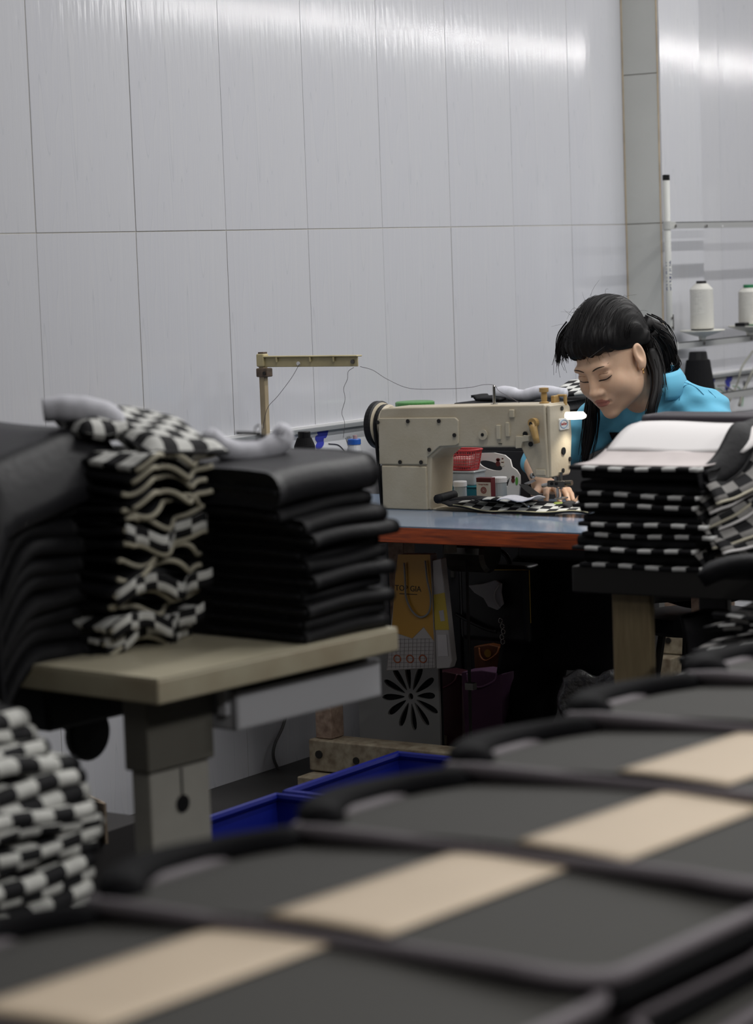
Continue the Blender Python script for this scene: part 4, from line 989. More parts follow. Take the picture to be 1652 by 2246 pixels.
# left stack: black pieces hanging over the near table edge
zc = 0.7608; nl = 11
for k in range(nl):
    t = 0.0312
    pc = thing('folded_fabric_piece', '%s black folded piece in the left stack drooping over the near table edge' % (['lowest', 'second', 'third', 'fourth', 'fifth', 'sixth', 'seventh', 'eighth', 'ninth', 'tenth', 'topmost'][k] + ('' if k in (0, nl-1) else ' from below')), 'fabric', (1.0, 3.1, zc), 'black folded pieces in the drooping left stack on the pale table')
    ph = RNG.uniform(0, 6); xe = 1.29+RNG.uniform(-0.02, 0.015)-0.002*k
    def rs(x, y, ph=ph, xe=xe, k=k):
        d = max(0.0, 3.10-y); e = max(0.0, (x-(xe-0.10))/0.10)
        return -min(1.6*d*d*4, 0.5*d+0.02)*(1.2+0.05*k) + 0.005*math.sin(20*y+ph)*e - 0.012*e*e
    m_ = MB(); fold(m_, 0.55, xe, 2.93+0.004*k, 3.20+RNG.uniform(-0.008, 0.004), zc, t*1.02, rs, axis='x', nu=18, nv=16); m_.build('fold', M_blk2 if k == nl-1 else M_blk, pc, smooth=True)
    zc += t
ZL = zc
# loose black cloth hanging off the near edge of the pale table
def drape(u, v):
    x = 0.62+0.70*u; s = v*0.86
    y = 3.30-min(s, 0.30)*0.95; z = 1.158-0.22*max(0, s-0.08)*(1 if s < 0.30 else 0)-(0.0484 if s >= 0.30 else 0)
    if s >= 0.30: q = s-0.30; y -= 0.03*math.sin(min(q*14, 1.57)); z -= 0.90*q
    e = max(0.0, (u-0.86)/0.14); z -= 0.09*e*e+0.03*e; x -= 0.02*e*e
    return (x, y-0.012*math.sin(15*u+3*v)*max(0, v-0.3), z+0.010*math.sin(5*u+1)*(1-e)+0.006*math.sin(11*u)*v)
dp = MB().grid(drape, 44, 34).build('black_cloth', M_blk2, None, smooth=True, solid=0.006)
tag(dp, 'smooth black cloth spread over the left stack and hanging off the table edge', 'fabric')

# pouches and padded straps lying on top of the stacks
M_strap = mat('grey_mesh_strap', (0.56, 0.56, 0.61), 0.85, vary=0.08, vscale=60)
def pillow(c, w, h, t, rz, tilt, name, m, parent):
    Mx = Matrix.Translation(c) @ Matrix.Rotation(rz, 4, 'Z') @ Matrix.Rotation(tilt[0], 4, 'X') @ Matrix.Rotation(tilt[1], 4, 'Y')
    mb = MB()
    for sgn in (1, -1):
        def g(u, v):
            a, b = 2*u-1, 2*v-1; e = max(0.0, (1-a**6)*(1-b**6))
            p = Mx @ Vector((a*w/2, b*h/2, sgn*t/2*e**0.5+0.004*math.sin(5*a+3*b))); return tuple(p)
        mb.grid(g if sgn > 0 else (lambda u, v: g(1-u, v)), 20, 14, ulen=w, vlen=h)
    return mb.build(name, m, parent, smooth=True)
pz = lambda px, py, z: at(px, py, x=float(np.interp(px, [80, 160, 335, 530, 640], [1.15, 1.20, 1.30, 1.37, 1.43])))
c1 = pz(335, 948, 1.130)
NOROT = set(); _b2 = set(bpy.data.objects)
pch = thing('check_pouch', 'large check pouch lying across the top of the black stacks', 'pouch', tuple(c1))
pillow(Vector(c1), 0.275, 0.155, 0.040, math.radians(-22), (math.radians(-4), math.radians(13)), 'pouch_body', M_chk, pch)
M_pp = mat('pouch_piping', (0.02, 0.02, 0.022), 0.6)
cs = [Matrix.Translation(Vector(c1)) @ Matrix.Rotation(math.radians(-22), 4, 'Z') @ Matrix.Rotation(math.radians(-4), 4, 'X') @ Matrix.Rotation(math.radians(13), 4, 'Y') @ Vector((a*0.1375, b*0.0775, 0)) for a, b in ((-1, -1), (1, -1), (1, 1), (-1, 1), (-1, -1))]
MB().tube(cs, 0.004, 6).build('piping', M_pp, pch)
c2 = pz(205, 932, 1.118)
pch2 = thing('check_pouch', 'smaller check pouch tucked under the grey strap at the far left', 'pouch', tuple(c2))
pillow(Vector(c2), 0.13, 0.10, 0.035, math.radians(-25), (0, math.radians(10)), 'pouch_body', M_chk_s, pch2)
def strap(px, z, r, label, flat=0.8):
    pts = [pz(a, b, zz) for a, b, zz in px]
    C = catmull(pts, 7); n = len(C); rad = [r*(0.8+0.2*math.sin(math.pi*i/(n-1)))+0.0006*math.sin(i*1.1) for i in range(n)]
    o = MB().tube(C, rad, 14, flat=flat).build('padded_strap', M_strap, None, smooth=True)
    tag(o, label, 'strap', 'grey padded straps on the fabric stacks'); return o
strap([(95, 900, 1.175), (140, 896, 1.178), (195, 902, 1.178), (240, 915, 1.17), (252, 935, 1.155)], 0, 0.032, 'grey padded strap arching over the pouch at the far left')
strap([(455, 955, 1.115), (495, 985, 1.105), (555, 992, 1.105), (605, 975, 1.11), (620, 955, 1.12), (605, 945, 1.12)], 0, 0.029, 'grey padded strap curled up at the right end of the check pouch')
bk = thing('buckle_strap', 'black webbing with metal buckle rings beside the curled grey strap', 'strap', tuple(pz(560, 945, 1.11)))
MB().tube(catmull([pz(520, 950, 1.10), pz(540, 950, 1.105), pz(565, 952, 1.105), pz(590, 962, 1.105)], 6), 0.009, 8, flat=0.4).build('webbing', M_blk, bk, smooth=True)
for a, b in ((566, 941), (570, 961)):
    c = pz(a, b, 1.118); MB().tube([c+0.007*A_(math.cos(t), math.sin(t)*0.5, math.sin(t)) for t in np.linspace(0, 2*math.pi, 14)], 0.0018, 6).build('ring', M_steel, bk)

NOROT = set(bpy.data.objects)-_b2
# the pale table stands turned a little from the wall's direction, with all that lies on it
_th = math.radians(-6.1); _pv = Vector((1.60, 3.06, 0)); _Rm = Matrix.Rotation(_th, 4, 'Z')
for o in [o for o in bpy.data.objects if o not in _before and o.parent is None and o not in NOROT]:
    o.location = _Rm @ (o.location-_pv) + _pv + Vector((-0.035, -0.008, 0)); o.rotation_euler = (0, 0, _th)
# ---------------------------------------------------------------- check stack at the lower left on a low stool
lc = at(40, 1800, z=0.66); 
XF = 1.52; YS0, YS1 = 2.40, 2.80
fs_ = thing('low_stool', 'dark low stool under the check stack at the lower left', 'stool', (1.3, 2.6, 0))
MB().b2((1.05, 2.28, 0.40), (1.66, 2.74, 0.436)).build('seat', M_tblack, fs_, bevel=0.004)
for xx, yy in ((1.08, 2.31), (1.57, 2.31), (1.08, 2.67), (1.57, 2.67)): MB().b2((xx, yy, 0), (xx+0.04, yy+0.04, 0.42)).build('leg', M_tblack, fs_)
zc = 0.4365; ncs = 15
for k in range(ncs):
    t = 0.0240; f = k/(ncs-1); UVO = (RNG.uniform(0, 0.1), RNG.uniform(0, 0.02))
    xf = 1.655+0.02*math.sin(math.pi*f*1.1)-0.050*max(0, f-0.7)/0.3+RNG.uniform(-0.008, 0.008); yb = 2.735+0.035*math.sin(math.pi*min(1, f*1.05))-0.05*max(0, f-0.75)/0.25+RNG.uniform(-0.010, 0.010)
    pc = thing('check_piece', '%s check piece of the bulging stack at the lower left' % (['lowest', 'second', 'third', 'fourth', 'fifth', 'sixth', 'seventh', 'eighth', 'ninth', 'tenth', 'eleventh', 'twelfth', 'thirteenth', 'fourteenth', 'topmost'][k] + ('' if k in (0, ncs-1) else ' from below')), 'fabric', (1.3, 2.5, zc), 'check pieces in the bulging stack at the lower left')
    ph = RNG.uniform(0, 6)
    rs = lambda x, y, ph=ph, f=f: 0.006*math.sin(17*y+ph)+0.004*math.sin(15*x+ph)-0.10*f*max(0, y-2.60)-0.12*f*max(0, x-1.48)
    m_ = MB(); fold(m_, 1.10, xf, 2.30, yb, zc, t*1.05, rs, axis='x', nu=22, nv=14); m_.build('printed_face', M_chkbig, pc, smooth=True)
    m_ = MB(); m_.tube([(xf-0.006-0.1*q, yb+0.001, zc+t*0.5+rs(xf-0.1*q, yb)) for q in np.linspace(0, 4, 20)], 0.004, 6); m_.build('rolled_edge', M_creamE, pc, smooth=True)
    zc += t

# ---------------------------------------------------------------- foreground: row of overlapping grey bag panels with a tan stripe
M_grey = mat('charcoal_canvas', (0.052, 0.050, 0.046), 0.75, 0.25, bump=0.1, bscale=200)
M_tanst = mat('tan_leatherette', (0.64, 0.52, 0.385), 0.6, 0.3, vary=0.03, vscale=9)
M_pipe = mat('mauve_piping', (0.15, 0.133, 0.145), 0.6, 0.3)
M_side = mat('bag_side_black', (0.004, 0.004, 0.005), 0.8, 0.1)
ft = thing('work_table', 'foreground work table under the row of charcoal bag panels', 'table', (2.75, 2.4, 0))
MB().b2((2.38, 0.9, 0.64), (3.14, 3.75, 0.675)).build('table_top', M_tblack, ft, bevel=0.004)
for xx, yy in ((2.40, 0.95), (3.06, 0.95), (2.40, 3.62), (3.06, 3.62)): MB().b2((xx, yy, 0), (xx+0.06, yy+0.06, 0.64)).build('leg', M_greyst, ft)
def rpoly(w, l, r, n=8): return rrect(w, l, r, n)
def bag(yn, z, xo, label, w=0.60, L=0.43, sx0=0.24, sx1=0.405, tiltx=0.0, strap_side=True, rz=0.0):
    """flat bag: near edge at yn, near edge raised on the one before; stripe runs along the row"""
    t = thing('bag_panel', label, 'bag', (2.455+xo+w/2, yn+L/2, z), 'charcoal bag panels laid overlapping in the foreground')
    cx, cy = 2.455+xo+w/2, yn+L/2; th = 0.020
    def surf(a, b, d):
        # a,b from the centre; sagging towards the far end and the side edges
        s = (b+L/2)/L
        zz = z-tiltx*s*L-0.018*max(0, (abs(a)-w*0.36)/(w*0.14))**2*0.5+0.006*math.cos(a*9)
        ca, sa = math.cos(rz), math.sin(rz)
        return (cx+a*ca-b*sa, cy+a*sa+b*ca, zz+d)
    P = rpoly(w, L, 0.075, 6); n = len(P)
    # gusset wall between two piping loops
    mb = MB(); mb.prism(P, lambda a, b, d: surf(a, b, d), -th, 0.0); mb.build('gusset', M_pipe, t)
    mb = MB()
    def g(u, v):
        a = (u-0.5)*w; b = (v-0.5)*L; r = 0.075
        hx, hy = w/2-r, L/2-r; dx, dy = abs(a)-hx, abs(b)-hy
        if dx > 0 and dy > 0:
            d = math.hypot(dx, dy)
            if d > r: f = r/d; a = math.copysign(hx+dx*f, a); b = math.copysign(hy+dy*f, b)
        return surf(a, b, 0.0015+0.004*max(0, 1-abs(a)/(w*0.5)))
    mb.grid(g, 36, 24); mb.build('front_panel', M_grey, t, smooth=True)
    mb = MB(); mb.grid(lambda u, v: tuple(np.array(surf(-w/2+sx0+(sx1-sx0)*u, (v-0.5)*(L-0.004), 0.0035+0.004*max(0, 1-abs(-w/2+sx0+(sx1-sx0)*u)/(w*0.5))))), 8, 16)
    mb.build('stripe', M_tanst, t, smooth=True, solid=0.0015, offset=1)
    loop = [surf(a*1.004, b*1.004, 0.001) for a, b in P]; loop.append(loop[0]); loop.append(loop[1])
    MB().tube(loop, 0.0090, 8, cap=False).build('piping', M_pipe, t, smooth=True)
    loop = [surf(a*1.004, b*1.004, -th) for a, b in P]; loop.append(loop[0]); loop.append(loop[1])
    MB().tube(loop, 0.006, 8, cap=False).build('lower_piping', M_side, t, smooth=True)
    if strap_side:
        q = [surf(-w/2+0.05, -L/2+0.04, 0.006), surf(-w/2-0.005, -L/2+0.10, 0.012), surf(-w/2-0.030, -L/2+0.19, 0.018), surf(-w/2-0.015, -L/2+0.28, 0.014), surf(-w/2+0.05, -L/2+0.35, 0.010)]
        MB().tube(catmull(q, 6), [0.012]+[0.026]*23+[0.012], 10, flat=0.65).build('handle', M_side, t, smooth=True)
    return t
Z0 = 0.800; PIT = 0.345
fgl = ['nearest charcoal bag panel with tan stripe, cut by the bottom edge', 'charcoal bag panel with tan stripe, second from the front', 'charcoal bag panel with tan stripe, third from the front', 'charcoal bag panel with tan stripe, fourth from the front', 'charcoal bag panel with tan stripe, fifth from the front by the right edge', 'farthest charcoal bag panel of the foreground row']
for k in range(6):
    y = 1.455+PIT*k
    bag(y, Z0+0.002*k, (0.0, 0.0, 0.01, 0.0, -0.02, -0.01)[k], fgl[k], tiltx=0.045, sx0=(0.190, 0.255, 0.32, 0.265, 0.30, 0.30)[k], sx1=(0.335, 0.395, 0.45, 0.41, 0.44, 0.44)[k])
# a second layer below fills the sides of the row
for k in range(6):
    y = 1.50+PIT*k
    bag(y, Z0-0.052+0.002*k, (0.02, -0.015, 0.02, -0.01, 0.015, 0)[k], ('nearest', 'second', 'third', 'fourth', 'fifth', 'farthest')[k]+' bag panel of the lower layer under the foreground row', tiltx=0.045, strap_side=(k % 2 == 0))
for k in range(6):
    y = 1.47+PIT*k
    bag(y, Z0-0.102+0.002*k, (0.0, 0.015, -0.02, 0.01, -0.005, 0.01)[k], ('nearest', 'second', 'third', 'fourth', 'fifth', 'farthest')[k]+' bag panel of the bottom layer on the foreground table', tiltx=0.015, strap_side=False)

# ================================================================== CLOTH UNDER THE NEEDLE
def tp(px, py, z=0.765): return at(px, py, z=z)
wk = thing('work_cloth', 'check and black bag piece being sewn under the needle', 'fabric', tuple(tp(1120, 1115)))
aL, aR = tp(962, 1117), tp(1290, 1133)
def cl(u, v, off=0.0):
    x = aL[0]+(aR[0]-aL[0])*u; y = aL[1]-0.004+(aR[1]-aL[1])*u+0.085*v
    e = 1-v
    z = 0.7645+0.004*math.sin(8*u+1)*e+0.003*math.sin(15*u)*e+off+0.026*v*(1-0.35*u)*min(1.0, 0.25+u/0.25)
    l = max(0, 1-u/0.06); z += 0.010*math.sqrt(max(0, 1-(1-l)**2))*1.1 if u < 0.06 else 0
    return (x, y+0.006*math.sin(9*u), z+0.004)
MB().grid(lambda u, v: cl(u, v), 40, 10).build('black_backing', M_blk, wk, smooth=True, solid=0.004)
MB().grid(lambda u, v: cl(0.10+0.90*u, 0.03+0.80*v-0.10*u*v, 0.0035), 36, 8, ulen=0.43, vlen=0.065).build('check_facing', checker_mat('check_fine', 0.030, 0.022, (0.68, 0.68, 0.64), (0.013, 0.013, 0.015)), wk, smooth=True, solid=0.0015)
MB().tube([cl(0.0, v, 0.010) for v in np.linspace(0, 1, 8)], 0.0125, 10).build('rolled_edge', M_blk, wk, smooth=True)
MB().tube([cl(0.10+0.90*u, 0.015, 0.003) for u in np.linspace(0, 1, 30)], 0.0018, 5).build('cream_piping', mat('cream_piping', (0.52, 0.47, 0.30), 0.6), wk, smooth=True)
def flap(px0, px1, py0, py1, z0, lift, m, nm, par, u1=0.2):
    a, b, c = tp(px0, py1, z0), tp(px1, py1, z0), tp(px0, py0, z0)
    MB().grid(lambda u, v: (a[0]+(b[0]-a[0])*u+0.012*v, a[1]+(b[1]-a[1])*u+0.055*v, z0+lift*math.sin(math.pi*min(1, v*0.8+0.1))+0.004*math.sin(7*u)), 16, 8, ulen=0.2, vlen=0.06).build(nm, m, par, smooth=True, solid=0.002)
flap(985, 1150, 1085, 1100, 0.790, 0.008, M_blk, 'pocket_flap', wk)
flap(1040, 1165, 1088, 1100, 0.794, 0.006, checker_mat('check_fine', .03, .022, (1, 1, 1), (0, 0, 0)), 'pocket_facing', wk)
flap(1090, 1165, 1088, 1100, 0.798, 0.010, M_strap, 'grey_lining', wk)
flap(1225, 1262, 1100, 1116, 0.778, 0.014, M_blk, 'zip_tape', wk)
flap(1258, 1310, 1096, 1114, 0.780, 0.018, M_lining, 'white_lining', wk)
for (a, b), (c, d) in (((1138, 1098), (1160, 1111)), ((1154, 1092), (1173, 1104))):
    p, q = tp(a, b, 0.792), tp(c, d, 0.786); MB().tube([p, q], 0.0027, 8).build('zip_pull', M_steel, wk)
MB().grid(lambda u, v: tuple(np.array(tp(1245, 1124, 0.771))+A_(0.045*u, 0.012*v, 0.001)), 4, 2).build('magenta_patch', mat('magenta_print', (0.18, 0.02, 0.12), 0.7), wk, solid=0.001)
p = tp(1225, 1108, 0.782); MB().lathe([(0.012, 0), (0.014, 0.004), (0.010, 0.008)], tuple(p), 14).build('yellow_zip_end', mat('lime_end', (0.35, 0.42, 0.08), 0.5), wk)

# ================================================================== SMALL THINGS BEHIND THE MACHINE
yb_ = 5.72
def bx(px0, py0, px1, py1, y=yb_): a, b = at(px0, py1, y=y), at(px1, py0, y=y); return float(a[0]), float(a[2]), float(b[0]), float(b[2])
M_clear = mat('clear_plastic', (0.62, 0.66, 0.68), 0.2, trans=0.55, alpha=1.0)
x0, z0, x1, z1 = bx(1022, 1055, 1066, 1092); tb = thing('storage_box', 'teal plastic box on the table behind the sewing machine arch', 'box', ((x0+x1)/2, yb_, 0.7605))
M_teal = mat('teal_plastic', (0.02, 0.16, 0.20), 0.4)
x0 = 0.475
MB().b2((x0, yb_-0.035, 0.7605), (x1, yb_+0.035, 0.797)).build('box_body', M_teal, tb, bevel=0.004)
MB().b2((x0-0.002, yb_-0.037, 0.797), (x1+0.002, yb_+0.037, 0.803)).build('lid', M_teal, tb, bevel=0.002)
x0c, _, x1c, z1c = bx(992, 1030, 1052, 1060); cb = thing('storage_box', 'clear plastic box stacked between the teal box and red basket', 'box', ((x0c+x1c)/2, yb_, 0.8035))
MB().b2((x0c, yb_-0.032, 0.8035), (x1c, yb_+0.032, 0.838)).build('box_body', M_clear, cb, bevel=0.004)
MB().b2((x0c-0.002, yb_-0.034, 0.838), (x1c+0.002, yb_+0.034, 0.8435)).build('lid', M_clear, cb, bevel=0.002)
for k in range(5): MB().lathe([(0.007, 0), (0.007, 0.012)], (x0c+0.012+0.014*k, yb_-0.012+0.008*(k % 2), 0.807), 10).build('bobbin', M_steel, cb)
# red basket: rim, ribs and rings
xb0, _, xb1, zb1 = bx(980, 988, 1050, 1030); rb = thing('basket', 'red plastic lattice basket stacked on the clear box behind the machine', 'basket', ((xb0+xb1)/2, yb_, 0.844))
M_redb = mat('red_plastic', (0.42, 0.035, 0.04), 0.4); cx = (xb0+xb1)/2; hw_ = (xb1-xb0)/2; hb = max(0.035, zb1-0.844)
def bas(th, f): r = 0.80+0.20*f; c, s_ = math.cos(th), math.sin(th); q = (abs(c)**4+abs(s_)**4)**-0.25; return (cx+hw_*r*c*q, yb_+0.036*r*s_*q, 0.846+hb*f)
MB().tube([bas(t, 1.0) for t in np.linspace(0, 2*math.pi, 41)], 0.0028, 6).build('rim', M_redb, rb, smooth=True)
lat = MB()
for t in np.linspace(0, 2*math.pi, 45)[:-1]: lat.tube([bas(t, 0), bas(t, 1)], 0.0009, 4)
for f in (0.02, 0.18, 0.34, 0.50, 0.66, 0.82): lat.tube([bas(t, f) for t in np.linspace(0, 2*math.pi, 41)], 0.0009, 4)
lo_ = lat.build('lattice', M_redb, rb); lo_['kind'] = 'stuff'
MB().prism([(bas(t, 0)[0], bas(t, 0)[1]) for t in np.linspace(0, 2*math.pi, 29)[:-1]], lambda a, b, d: (a, b, d), 0.8445, 0.847).build('basket_floor', M_redb, rb)
MB().box((cx, yb_, 0.866), (0.06, 0.045, 0.03)).build('basket_filling', mat('pink_cloth', (0.40, 0.20, 0.19), 0.8, vary=0.3, vscale=60), rb, bevel=0.008)
def jar(px0, px1, pyt, y, label):
    a = at((px0+px1)/2, pyt, y=y); r = float(at(px1, pyt, y=y)[0]-at(px0, pyt, y=y)[0])/2; t = thing('jar', label, 'jar', (float(a[0]), y, 0.7605)); h = float(a[2])-0.7605
    MB().lathe([(r*0.9, 0), (r*0.95, 0.004), (r*0.95, h-0.018), (r*0.85, h-0.013)], (a[0], y, 0.7605), 20).build('jar_body', M_clear, t)
    MB().lathe([(r, 0), (r, 0.012), (r*0.94, 0.0145)], (a[0], y, 0.7605+h-0.0145), 24).build('jar_lid', M_white_pl, t)
jar(996, 1022, 1055, 5.655, 'white-lidded clear jar below the red basket, beside the machine column')
jar(1080, 1110, 1046, 5.69, 'white-lidded clear jar right of the maroon needle box')
x0, z0, x1, z1 = bx(1049, 1048, 1080, 1090, 5.64); nb_ = thing('needle_box', 'small maroon and white needle box between the two white-lidded jars', 'box', ((x0+x1)/2, 5.64, 0.7605))
MB().b2((x0, 5.632, 0.7605), (x1, 5.655, z1)).build('carton', mat('maroon_card', (0.10, 0.012, 0.016), 0.5), nb_, bevel=0.0008)
lb = MB().b2((x0+0.001, 5.6312, 0.7615), (x1-0.001, 5.632, z1-0.012)).build('label', mat('label_white', (0.66, 0.64, 0.62), 0.6), nb_)
text_mesh('lettering', 'Orange Needles', 0.0048, frame(((x0+x1)/2, 5.6309, z1-0.018), (1, 0, 0), (0, 0, 1)), mat('maroon_ink', (0.22, 0.02, 0.02), 0.6), lb)
rg = MB()
for r in (0.0085, 0.006, 0.003): rg.tube([((x0+x1)/2+r*math.cos(t), 5.6309, z1-0.034+r*math.sin(t)) for t in np.linspace(0, 2*math.pi, 21)], 0.0009, 4)
rg.build('emblem', mat('maroon_ink', (0.2, 0.02, 0.02), 0.6), lb)
# white cut-out board with stickers
bo_pts = [(1030, 1000), (1045, 994), (1085, 993), (1108, 998), (1120, 1008), (1124, 1024), (1134, 1031), (1141, 1042), (1142, 1060), (1140, 1094), (1020, 1094), (1018, 1040)]
yb2 = 5.782
bp_ = [mp(a, b, yb2) for a, b in bo_pts]
bd = thing('cutout_board', 'white shaped board with an oval cut-out leaning behind the jars', 'board', (bp_[5][0]-0.05, yb2, 0.7605))
hole = [mp(1078+26*math.cos(t)*math.cos(0.28)-9*math.sin(t)*math.sin(0.28), 1021+26*math.cos(t)*math.sin(0.28)+9*math.sin(t)*math.cos(0.28), yb2) for t in np.linspace(0, 2*math.pi, 25)[:-1]]
hole2 = [mp(a, b, yb2) for a, b in ((1107, 1062), (1120, 1047), (1114, 1068))]
bp_[9] = (bp_[9][0], 0.762); bp_[10] = (bp_[10][0], 0.762)
fill2d('board', [bp_, hole, hole2], 0.006, lambda a, b, d: (a, yb2+d, b), mat('board_white', (0.60, 0.585, 0.56), 0.5), bd)
def sticker(parts):
    st_ = MB().prism([mp(px+1.5*math.cos(t), py+1.5*math.sin(t), yb2) for t in np.linspace(0, 2*math.pi, 9)[:-1] for px, py in [parts[0][0:2]]], lambda a, b, d: (a, d, b), yb2-0.0036, yb2-0.0031).build('sticker', parts[0][4], bd)
    for px, py, rx, ry, m in parts:
        MB().prism([mp(px+rx*math.cos(t), py+ry*math.sin(t), yb2) for t in np.linspace(0, 2*math.pi, 15)[:-1]], lambda a, b, d: (a, d, b), yb2-0.0040, yb2-0.0032).build('sticker_print', m, st_)
M_sb = mat('sticker_brown', (0.10, 0.02, 0.02), 0.6); M_sw = mat('sticker_white', (0.6, 0.57, 0.5), 0.6); M_so = mat('sticker_orange', (0.5, 0.15, 0.05), 0.6); M_sg = mat('sticker_green', (0.10, 0.32, 0.06), 0.6)
sticker([(1094, 1017, 5, 6, M_sb), (1094, 1008, 4.5, 3.5, M_sb), (1094, 1009, 2.5, 1.8, M_so)])
sticker([(1104, 1018, 4.5, 5, M_sw), (1104, 1010, 3.2, 3, M_sw), (1104, 1006, 2, 1.8, M_sb), (1104, 1014, 3.5, 1, M_so)])
sticker([(1127, 1053, 4, 6, M_sb), (1127, 1046, 3.5, 3, M_sb), (1135, 1055, 3, 9, M_sg)])

# ================================================================== PILE ON A LOW CABINET BY THE WALL
def fp7(px, py, y): p = at(px, py, y=y); return A_(p[0], p[1], p[2])
ZC = 0.925; YC = 5.99
cab = thing('low_cabinet', 'dark low cabinet against the wall behind the sewing machine', 'cabinet', (0.32, 6.35, 0))
M_cab = mat('dark_cabinet', (0.012, 0.012, 0.014), 0.5)
MB().b2((0.06, YC, 0.0), (0.58, 6.75, ZC-0.02)).build('carcass', M_cab, cab, bevel=0.003)
MB().b2((0.055, YC-0.01, ZC-0.02), (0.59, 6.76, ZC)).build('cabinet_top', M_cab, cab, bevel=0.003)
for k in range(2):
    dd = MB().b2((0.08+0.25*k, YC-0.012, 0.03), (0.32+0.25*k, YC, ZC-0.05)).build('door', M_cab, cab, bevel=0.003)
    MB().b2((0.30-0.0+0.05*k, YC-0.022, 0.5), (0.31+0.05*k, YC-0.012, 0.6)).build('handle', M_gun, dd)
a = fp7(985, 888, 6.15); b = fp7(1275, 888, 6.15)
nlay = 3; hz_ = (a[2]+0.006-ZC)/nlay
for k in range(nlay):
    pl1 = MB(); fold(pl1, a[0]-0.02+0.02*k, 0.585-0.01*k, 6.13+0.006*k, 6.60, ZC+0.0005+k*hz_, hz_*0.98, lambda x, y: 0.0)
    o = pl1.build('black_fabric', M_blk, None, smooth=True); tag(o, ('lowest', 'middle', 'uppermost')[k]+' black folded fabric on the cabinet behind the sewing machine', 'fabric', 'black fabrics folded on the low cabinet')
zt7 = ZC+nlay*hz_
c = fp7(1060, 880, 6.22); bf = MB().grid(lambda u, v: (c[0]-0.03+0.10*u, 6.20+0.08*v, zt7+0.006+0.008*math.sin(3*u)*math.sin(3*v)+(0.010 if u < 0.1 else 0.0)), 12, 8).build('black_scrap', M_blk, None, smooth=True, solid=0.008)
tag(bf, 'small black scrap with a raised corner on the pile behind the machine', 'fabric')
m0, m1, m2 = fp7(1090, 878, 6.25), fp7(1150, 876, 6.25), fp7(1240, 864, 6.25)
for q in (m0, m1, m2): q[2] = max(q[2], zt7+0.020)
mesh_s = MB().tube(catmull([m0+A_(0, 0, -0.002), m0+A_(0.03, 0, 0.004), m1+A_(0, 0, -0.004), m1+A_(0.06, 0, 0.006), m2], 6), [0.012, 0.018]+[0.021]*8+[0.017]*3+[0.020]*9+[0.018]*3, 14).build('mesh_roll', M_strap, None, smooth=True)
tag(mesh_s, 'rolled light grey mesh cloth on the black pile behind the machine', 'fabric')
c = fp7(1255, 885, 6.36); ckf = MB().grid(lambda u, v: (c[0]-0.06+0.14*u, c[1]-0.06+0.16*v, zt7+0.006+0.040*v+0.012*u), 12, 8, ulen=0.14, vlen=0.16).build('check_piece', M_chk, None, smooth=True, solid=0.008)
tag(ckf, 'slanting check piece on the dark pile just left of the woman', 'fabric')
g0 = fp7(910, 880, 6.04); tin = thing('green_tin', 'green lidded tin showing over the top of the sewing machine', 'tin', (g0[0], 6.04, ZC))
gr = float(fp7(946, 882, 6.04)[0]-fp7(873, 882, 6.04)[0])/2; gh = g0[2]-ZC
MB().lathe([(gr*0.96, 0.0005), (gr*0.96, gh-0.012)], (g0[0], 6.04, ZC), 28).build('tin_body', mat('pale_green', (0.28, 0.42, 0.26), 0.4), tin)
MB().lathe([(gr, 0), (gr, 0.010), (gr*0.92, 0.013)], (g0[0], 6.04, ZC+gh-0.013), 28).build('tin_lid', mat('green_lid', (0.08, 0.24, 0.07), 0.4), tin)

# ================================================================== THREAD RACK
XR = 0.24
def rk(px, py): p = at(px, py, x=XR); return (XR, float(p[1]), float(p[2]))
M_rack = mat('rack_grey', (0.40, 0.405, 0.39), 0.5)
M_galv = mat('rack_bar', (0.34, 0.345, 0.345), 0.45, metal=0.2)
pt0 = rk(1466, 384); pb = rk(1465, 760); yp = (pt0[1]+pb[1])/2
rk_ = thing('thread_rack', 'grey thread rack with crossbars standing right of the column', 'thread rack', (XR, yp, 0.76))
post = MB().tube([(XR, yp, 0.7605), (XR, yp, pt0[2]-0.012)], 0.0120, 14).build('post', M_rack, rk_, smooth=True)
MB().tube([(XR, yp+1.35, 0.0), (XR, yp+1.35, pt0[2]-0.012)], 0.0120, 14).build('post', M_rack, rk_, smooth=True)
MB().lathe([(0.0125, 0), (0.0125, 0.018), (0.010, 0.019)], (XR, yp, pt0[2]-0.018), 14).build('post_cap', M_black, rk_)
zu, zd = rk(1560, 493)[2], rk(1570, 750)[2]
for zz in (zu, zd, 0.905):
    br_ = MB().b2((XR-0.004, yp+0.01, zz-0.0115), (XR+0.004, yp+1.35, zz+0.0115)).b2((XR-0.009, yp+0.01, zz+0.009), (XR+0.004, yp+1.35, zz+0.0115)).build('crossbar', M_galv, rk_)
    MB().lathe([(0.0145, -0.014), (0.0145, 0.014)], (XR, yp, zz), 14).build('clamp', M_rack, rk_)
    MB().b2((XR-0.006, yp+0.01, zz-0.013), (XR+0.007, yp+0.052, zz+0.013)).build('bracket', M_rack, rk_, bevel=0.001)
for px, py in ((1477, 496), (1545, 496)):
    p = rk(px, py); MB().lathe([(0.0055, 0), (0.0055, 0.004)], (XR+0.007, p[1], p[2]), 10, 'x').build('bolt', M_steel, rk_)
p = rk(1583, 496); MB().lathe([(0.004, 0), (0.004, 0.0006)], (XR+0.0042, p[1], p[2]), 12, 'x').build('bolt_hole', M_white_pl, rk_)
for py in (698, 719):
    p = rk(1466, py); MB().lathe([(0.0045, 0), (0.0045, 0.005)], (XR+0.0095, yp-0.004, p[2]), 10, 'x').build('bolt', M_steel, rk_)
p = rk(1466, 708); MB().b2((XR+0.0095, yp+0.006, p[2]-0.028), (XR+0.0115, yp+0.012, p[2]+0.028)).build('splice_plate', M_gun, rk_)
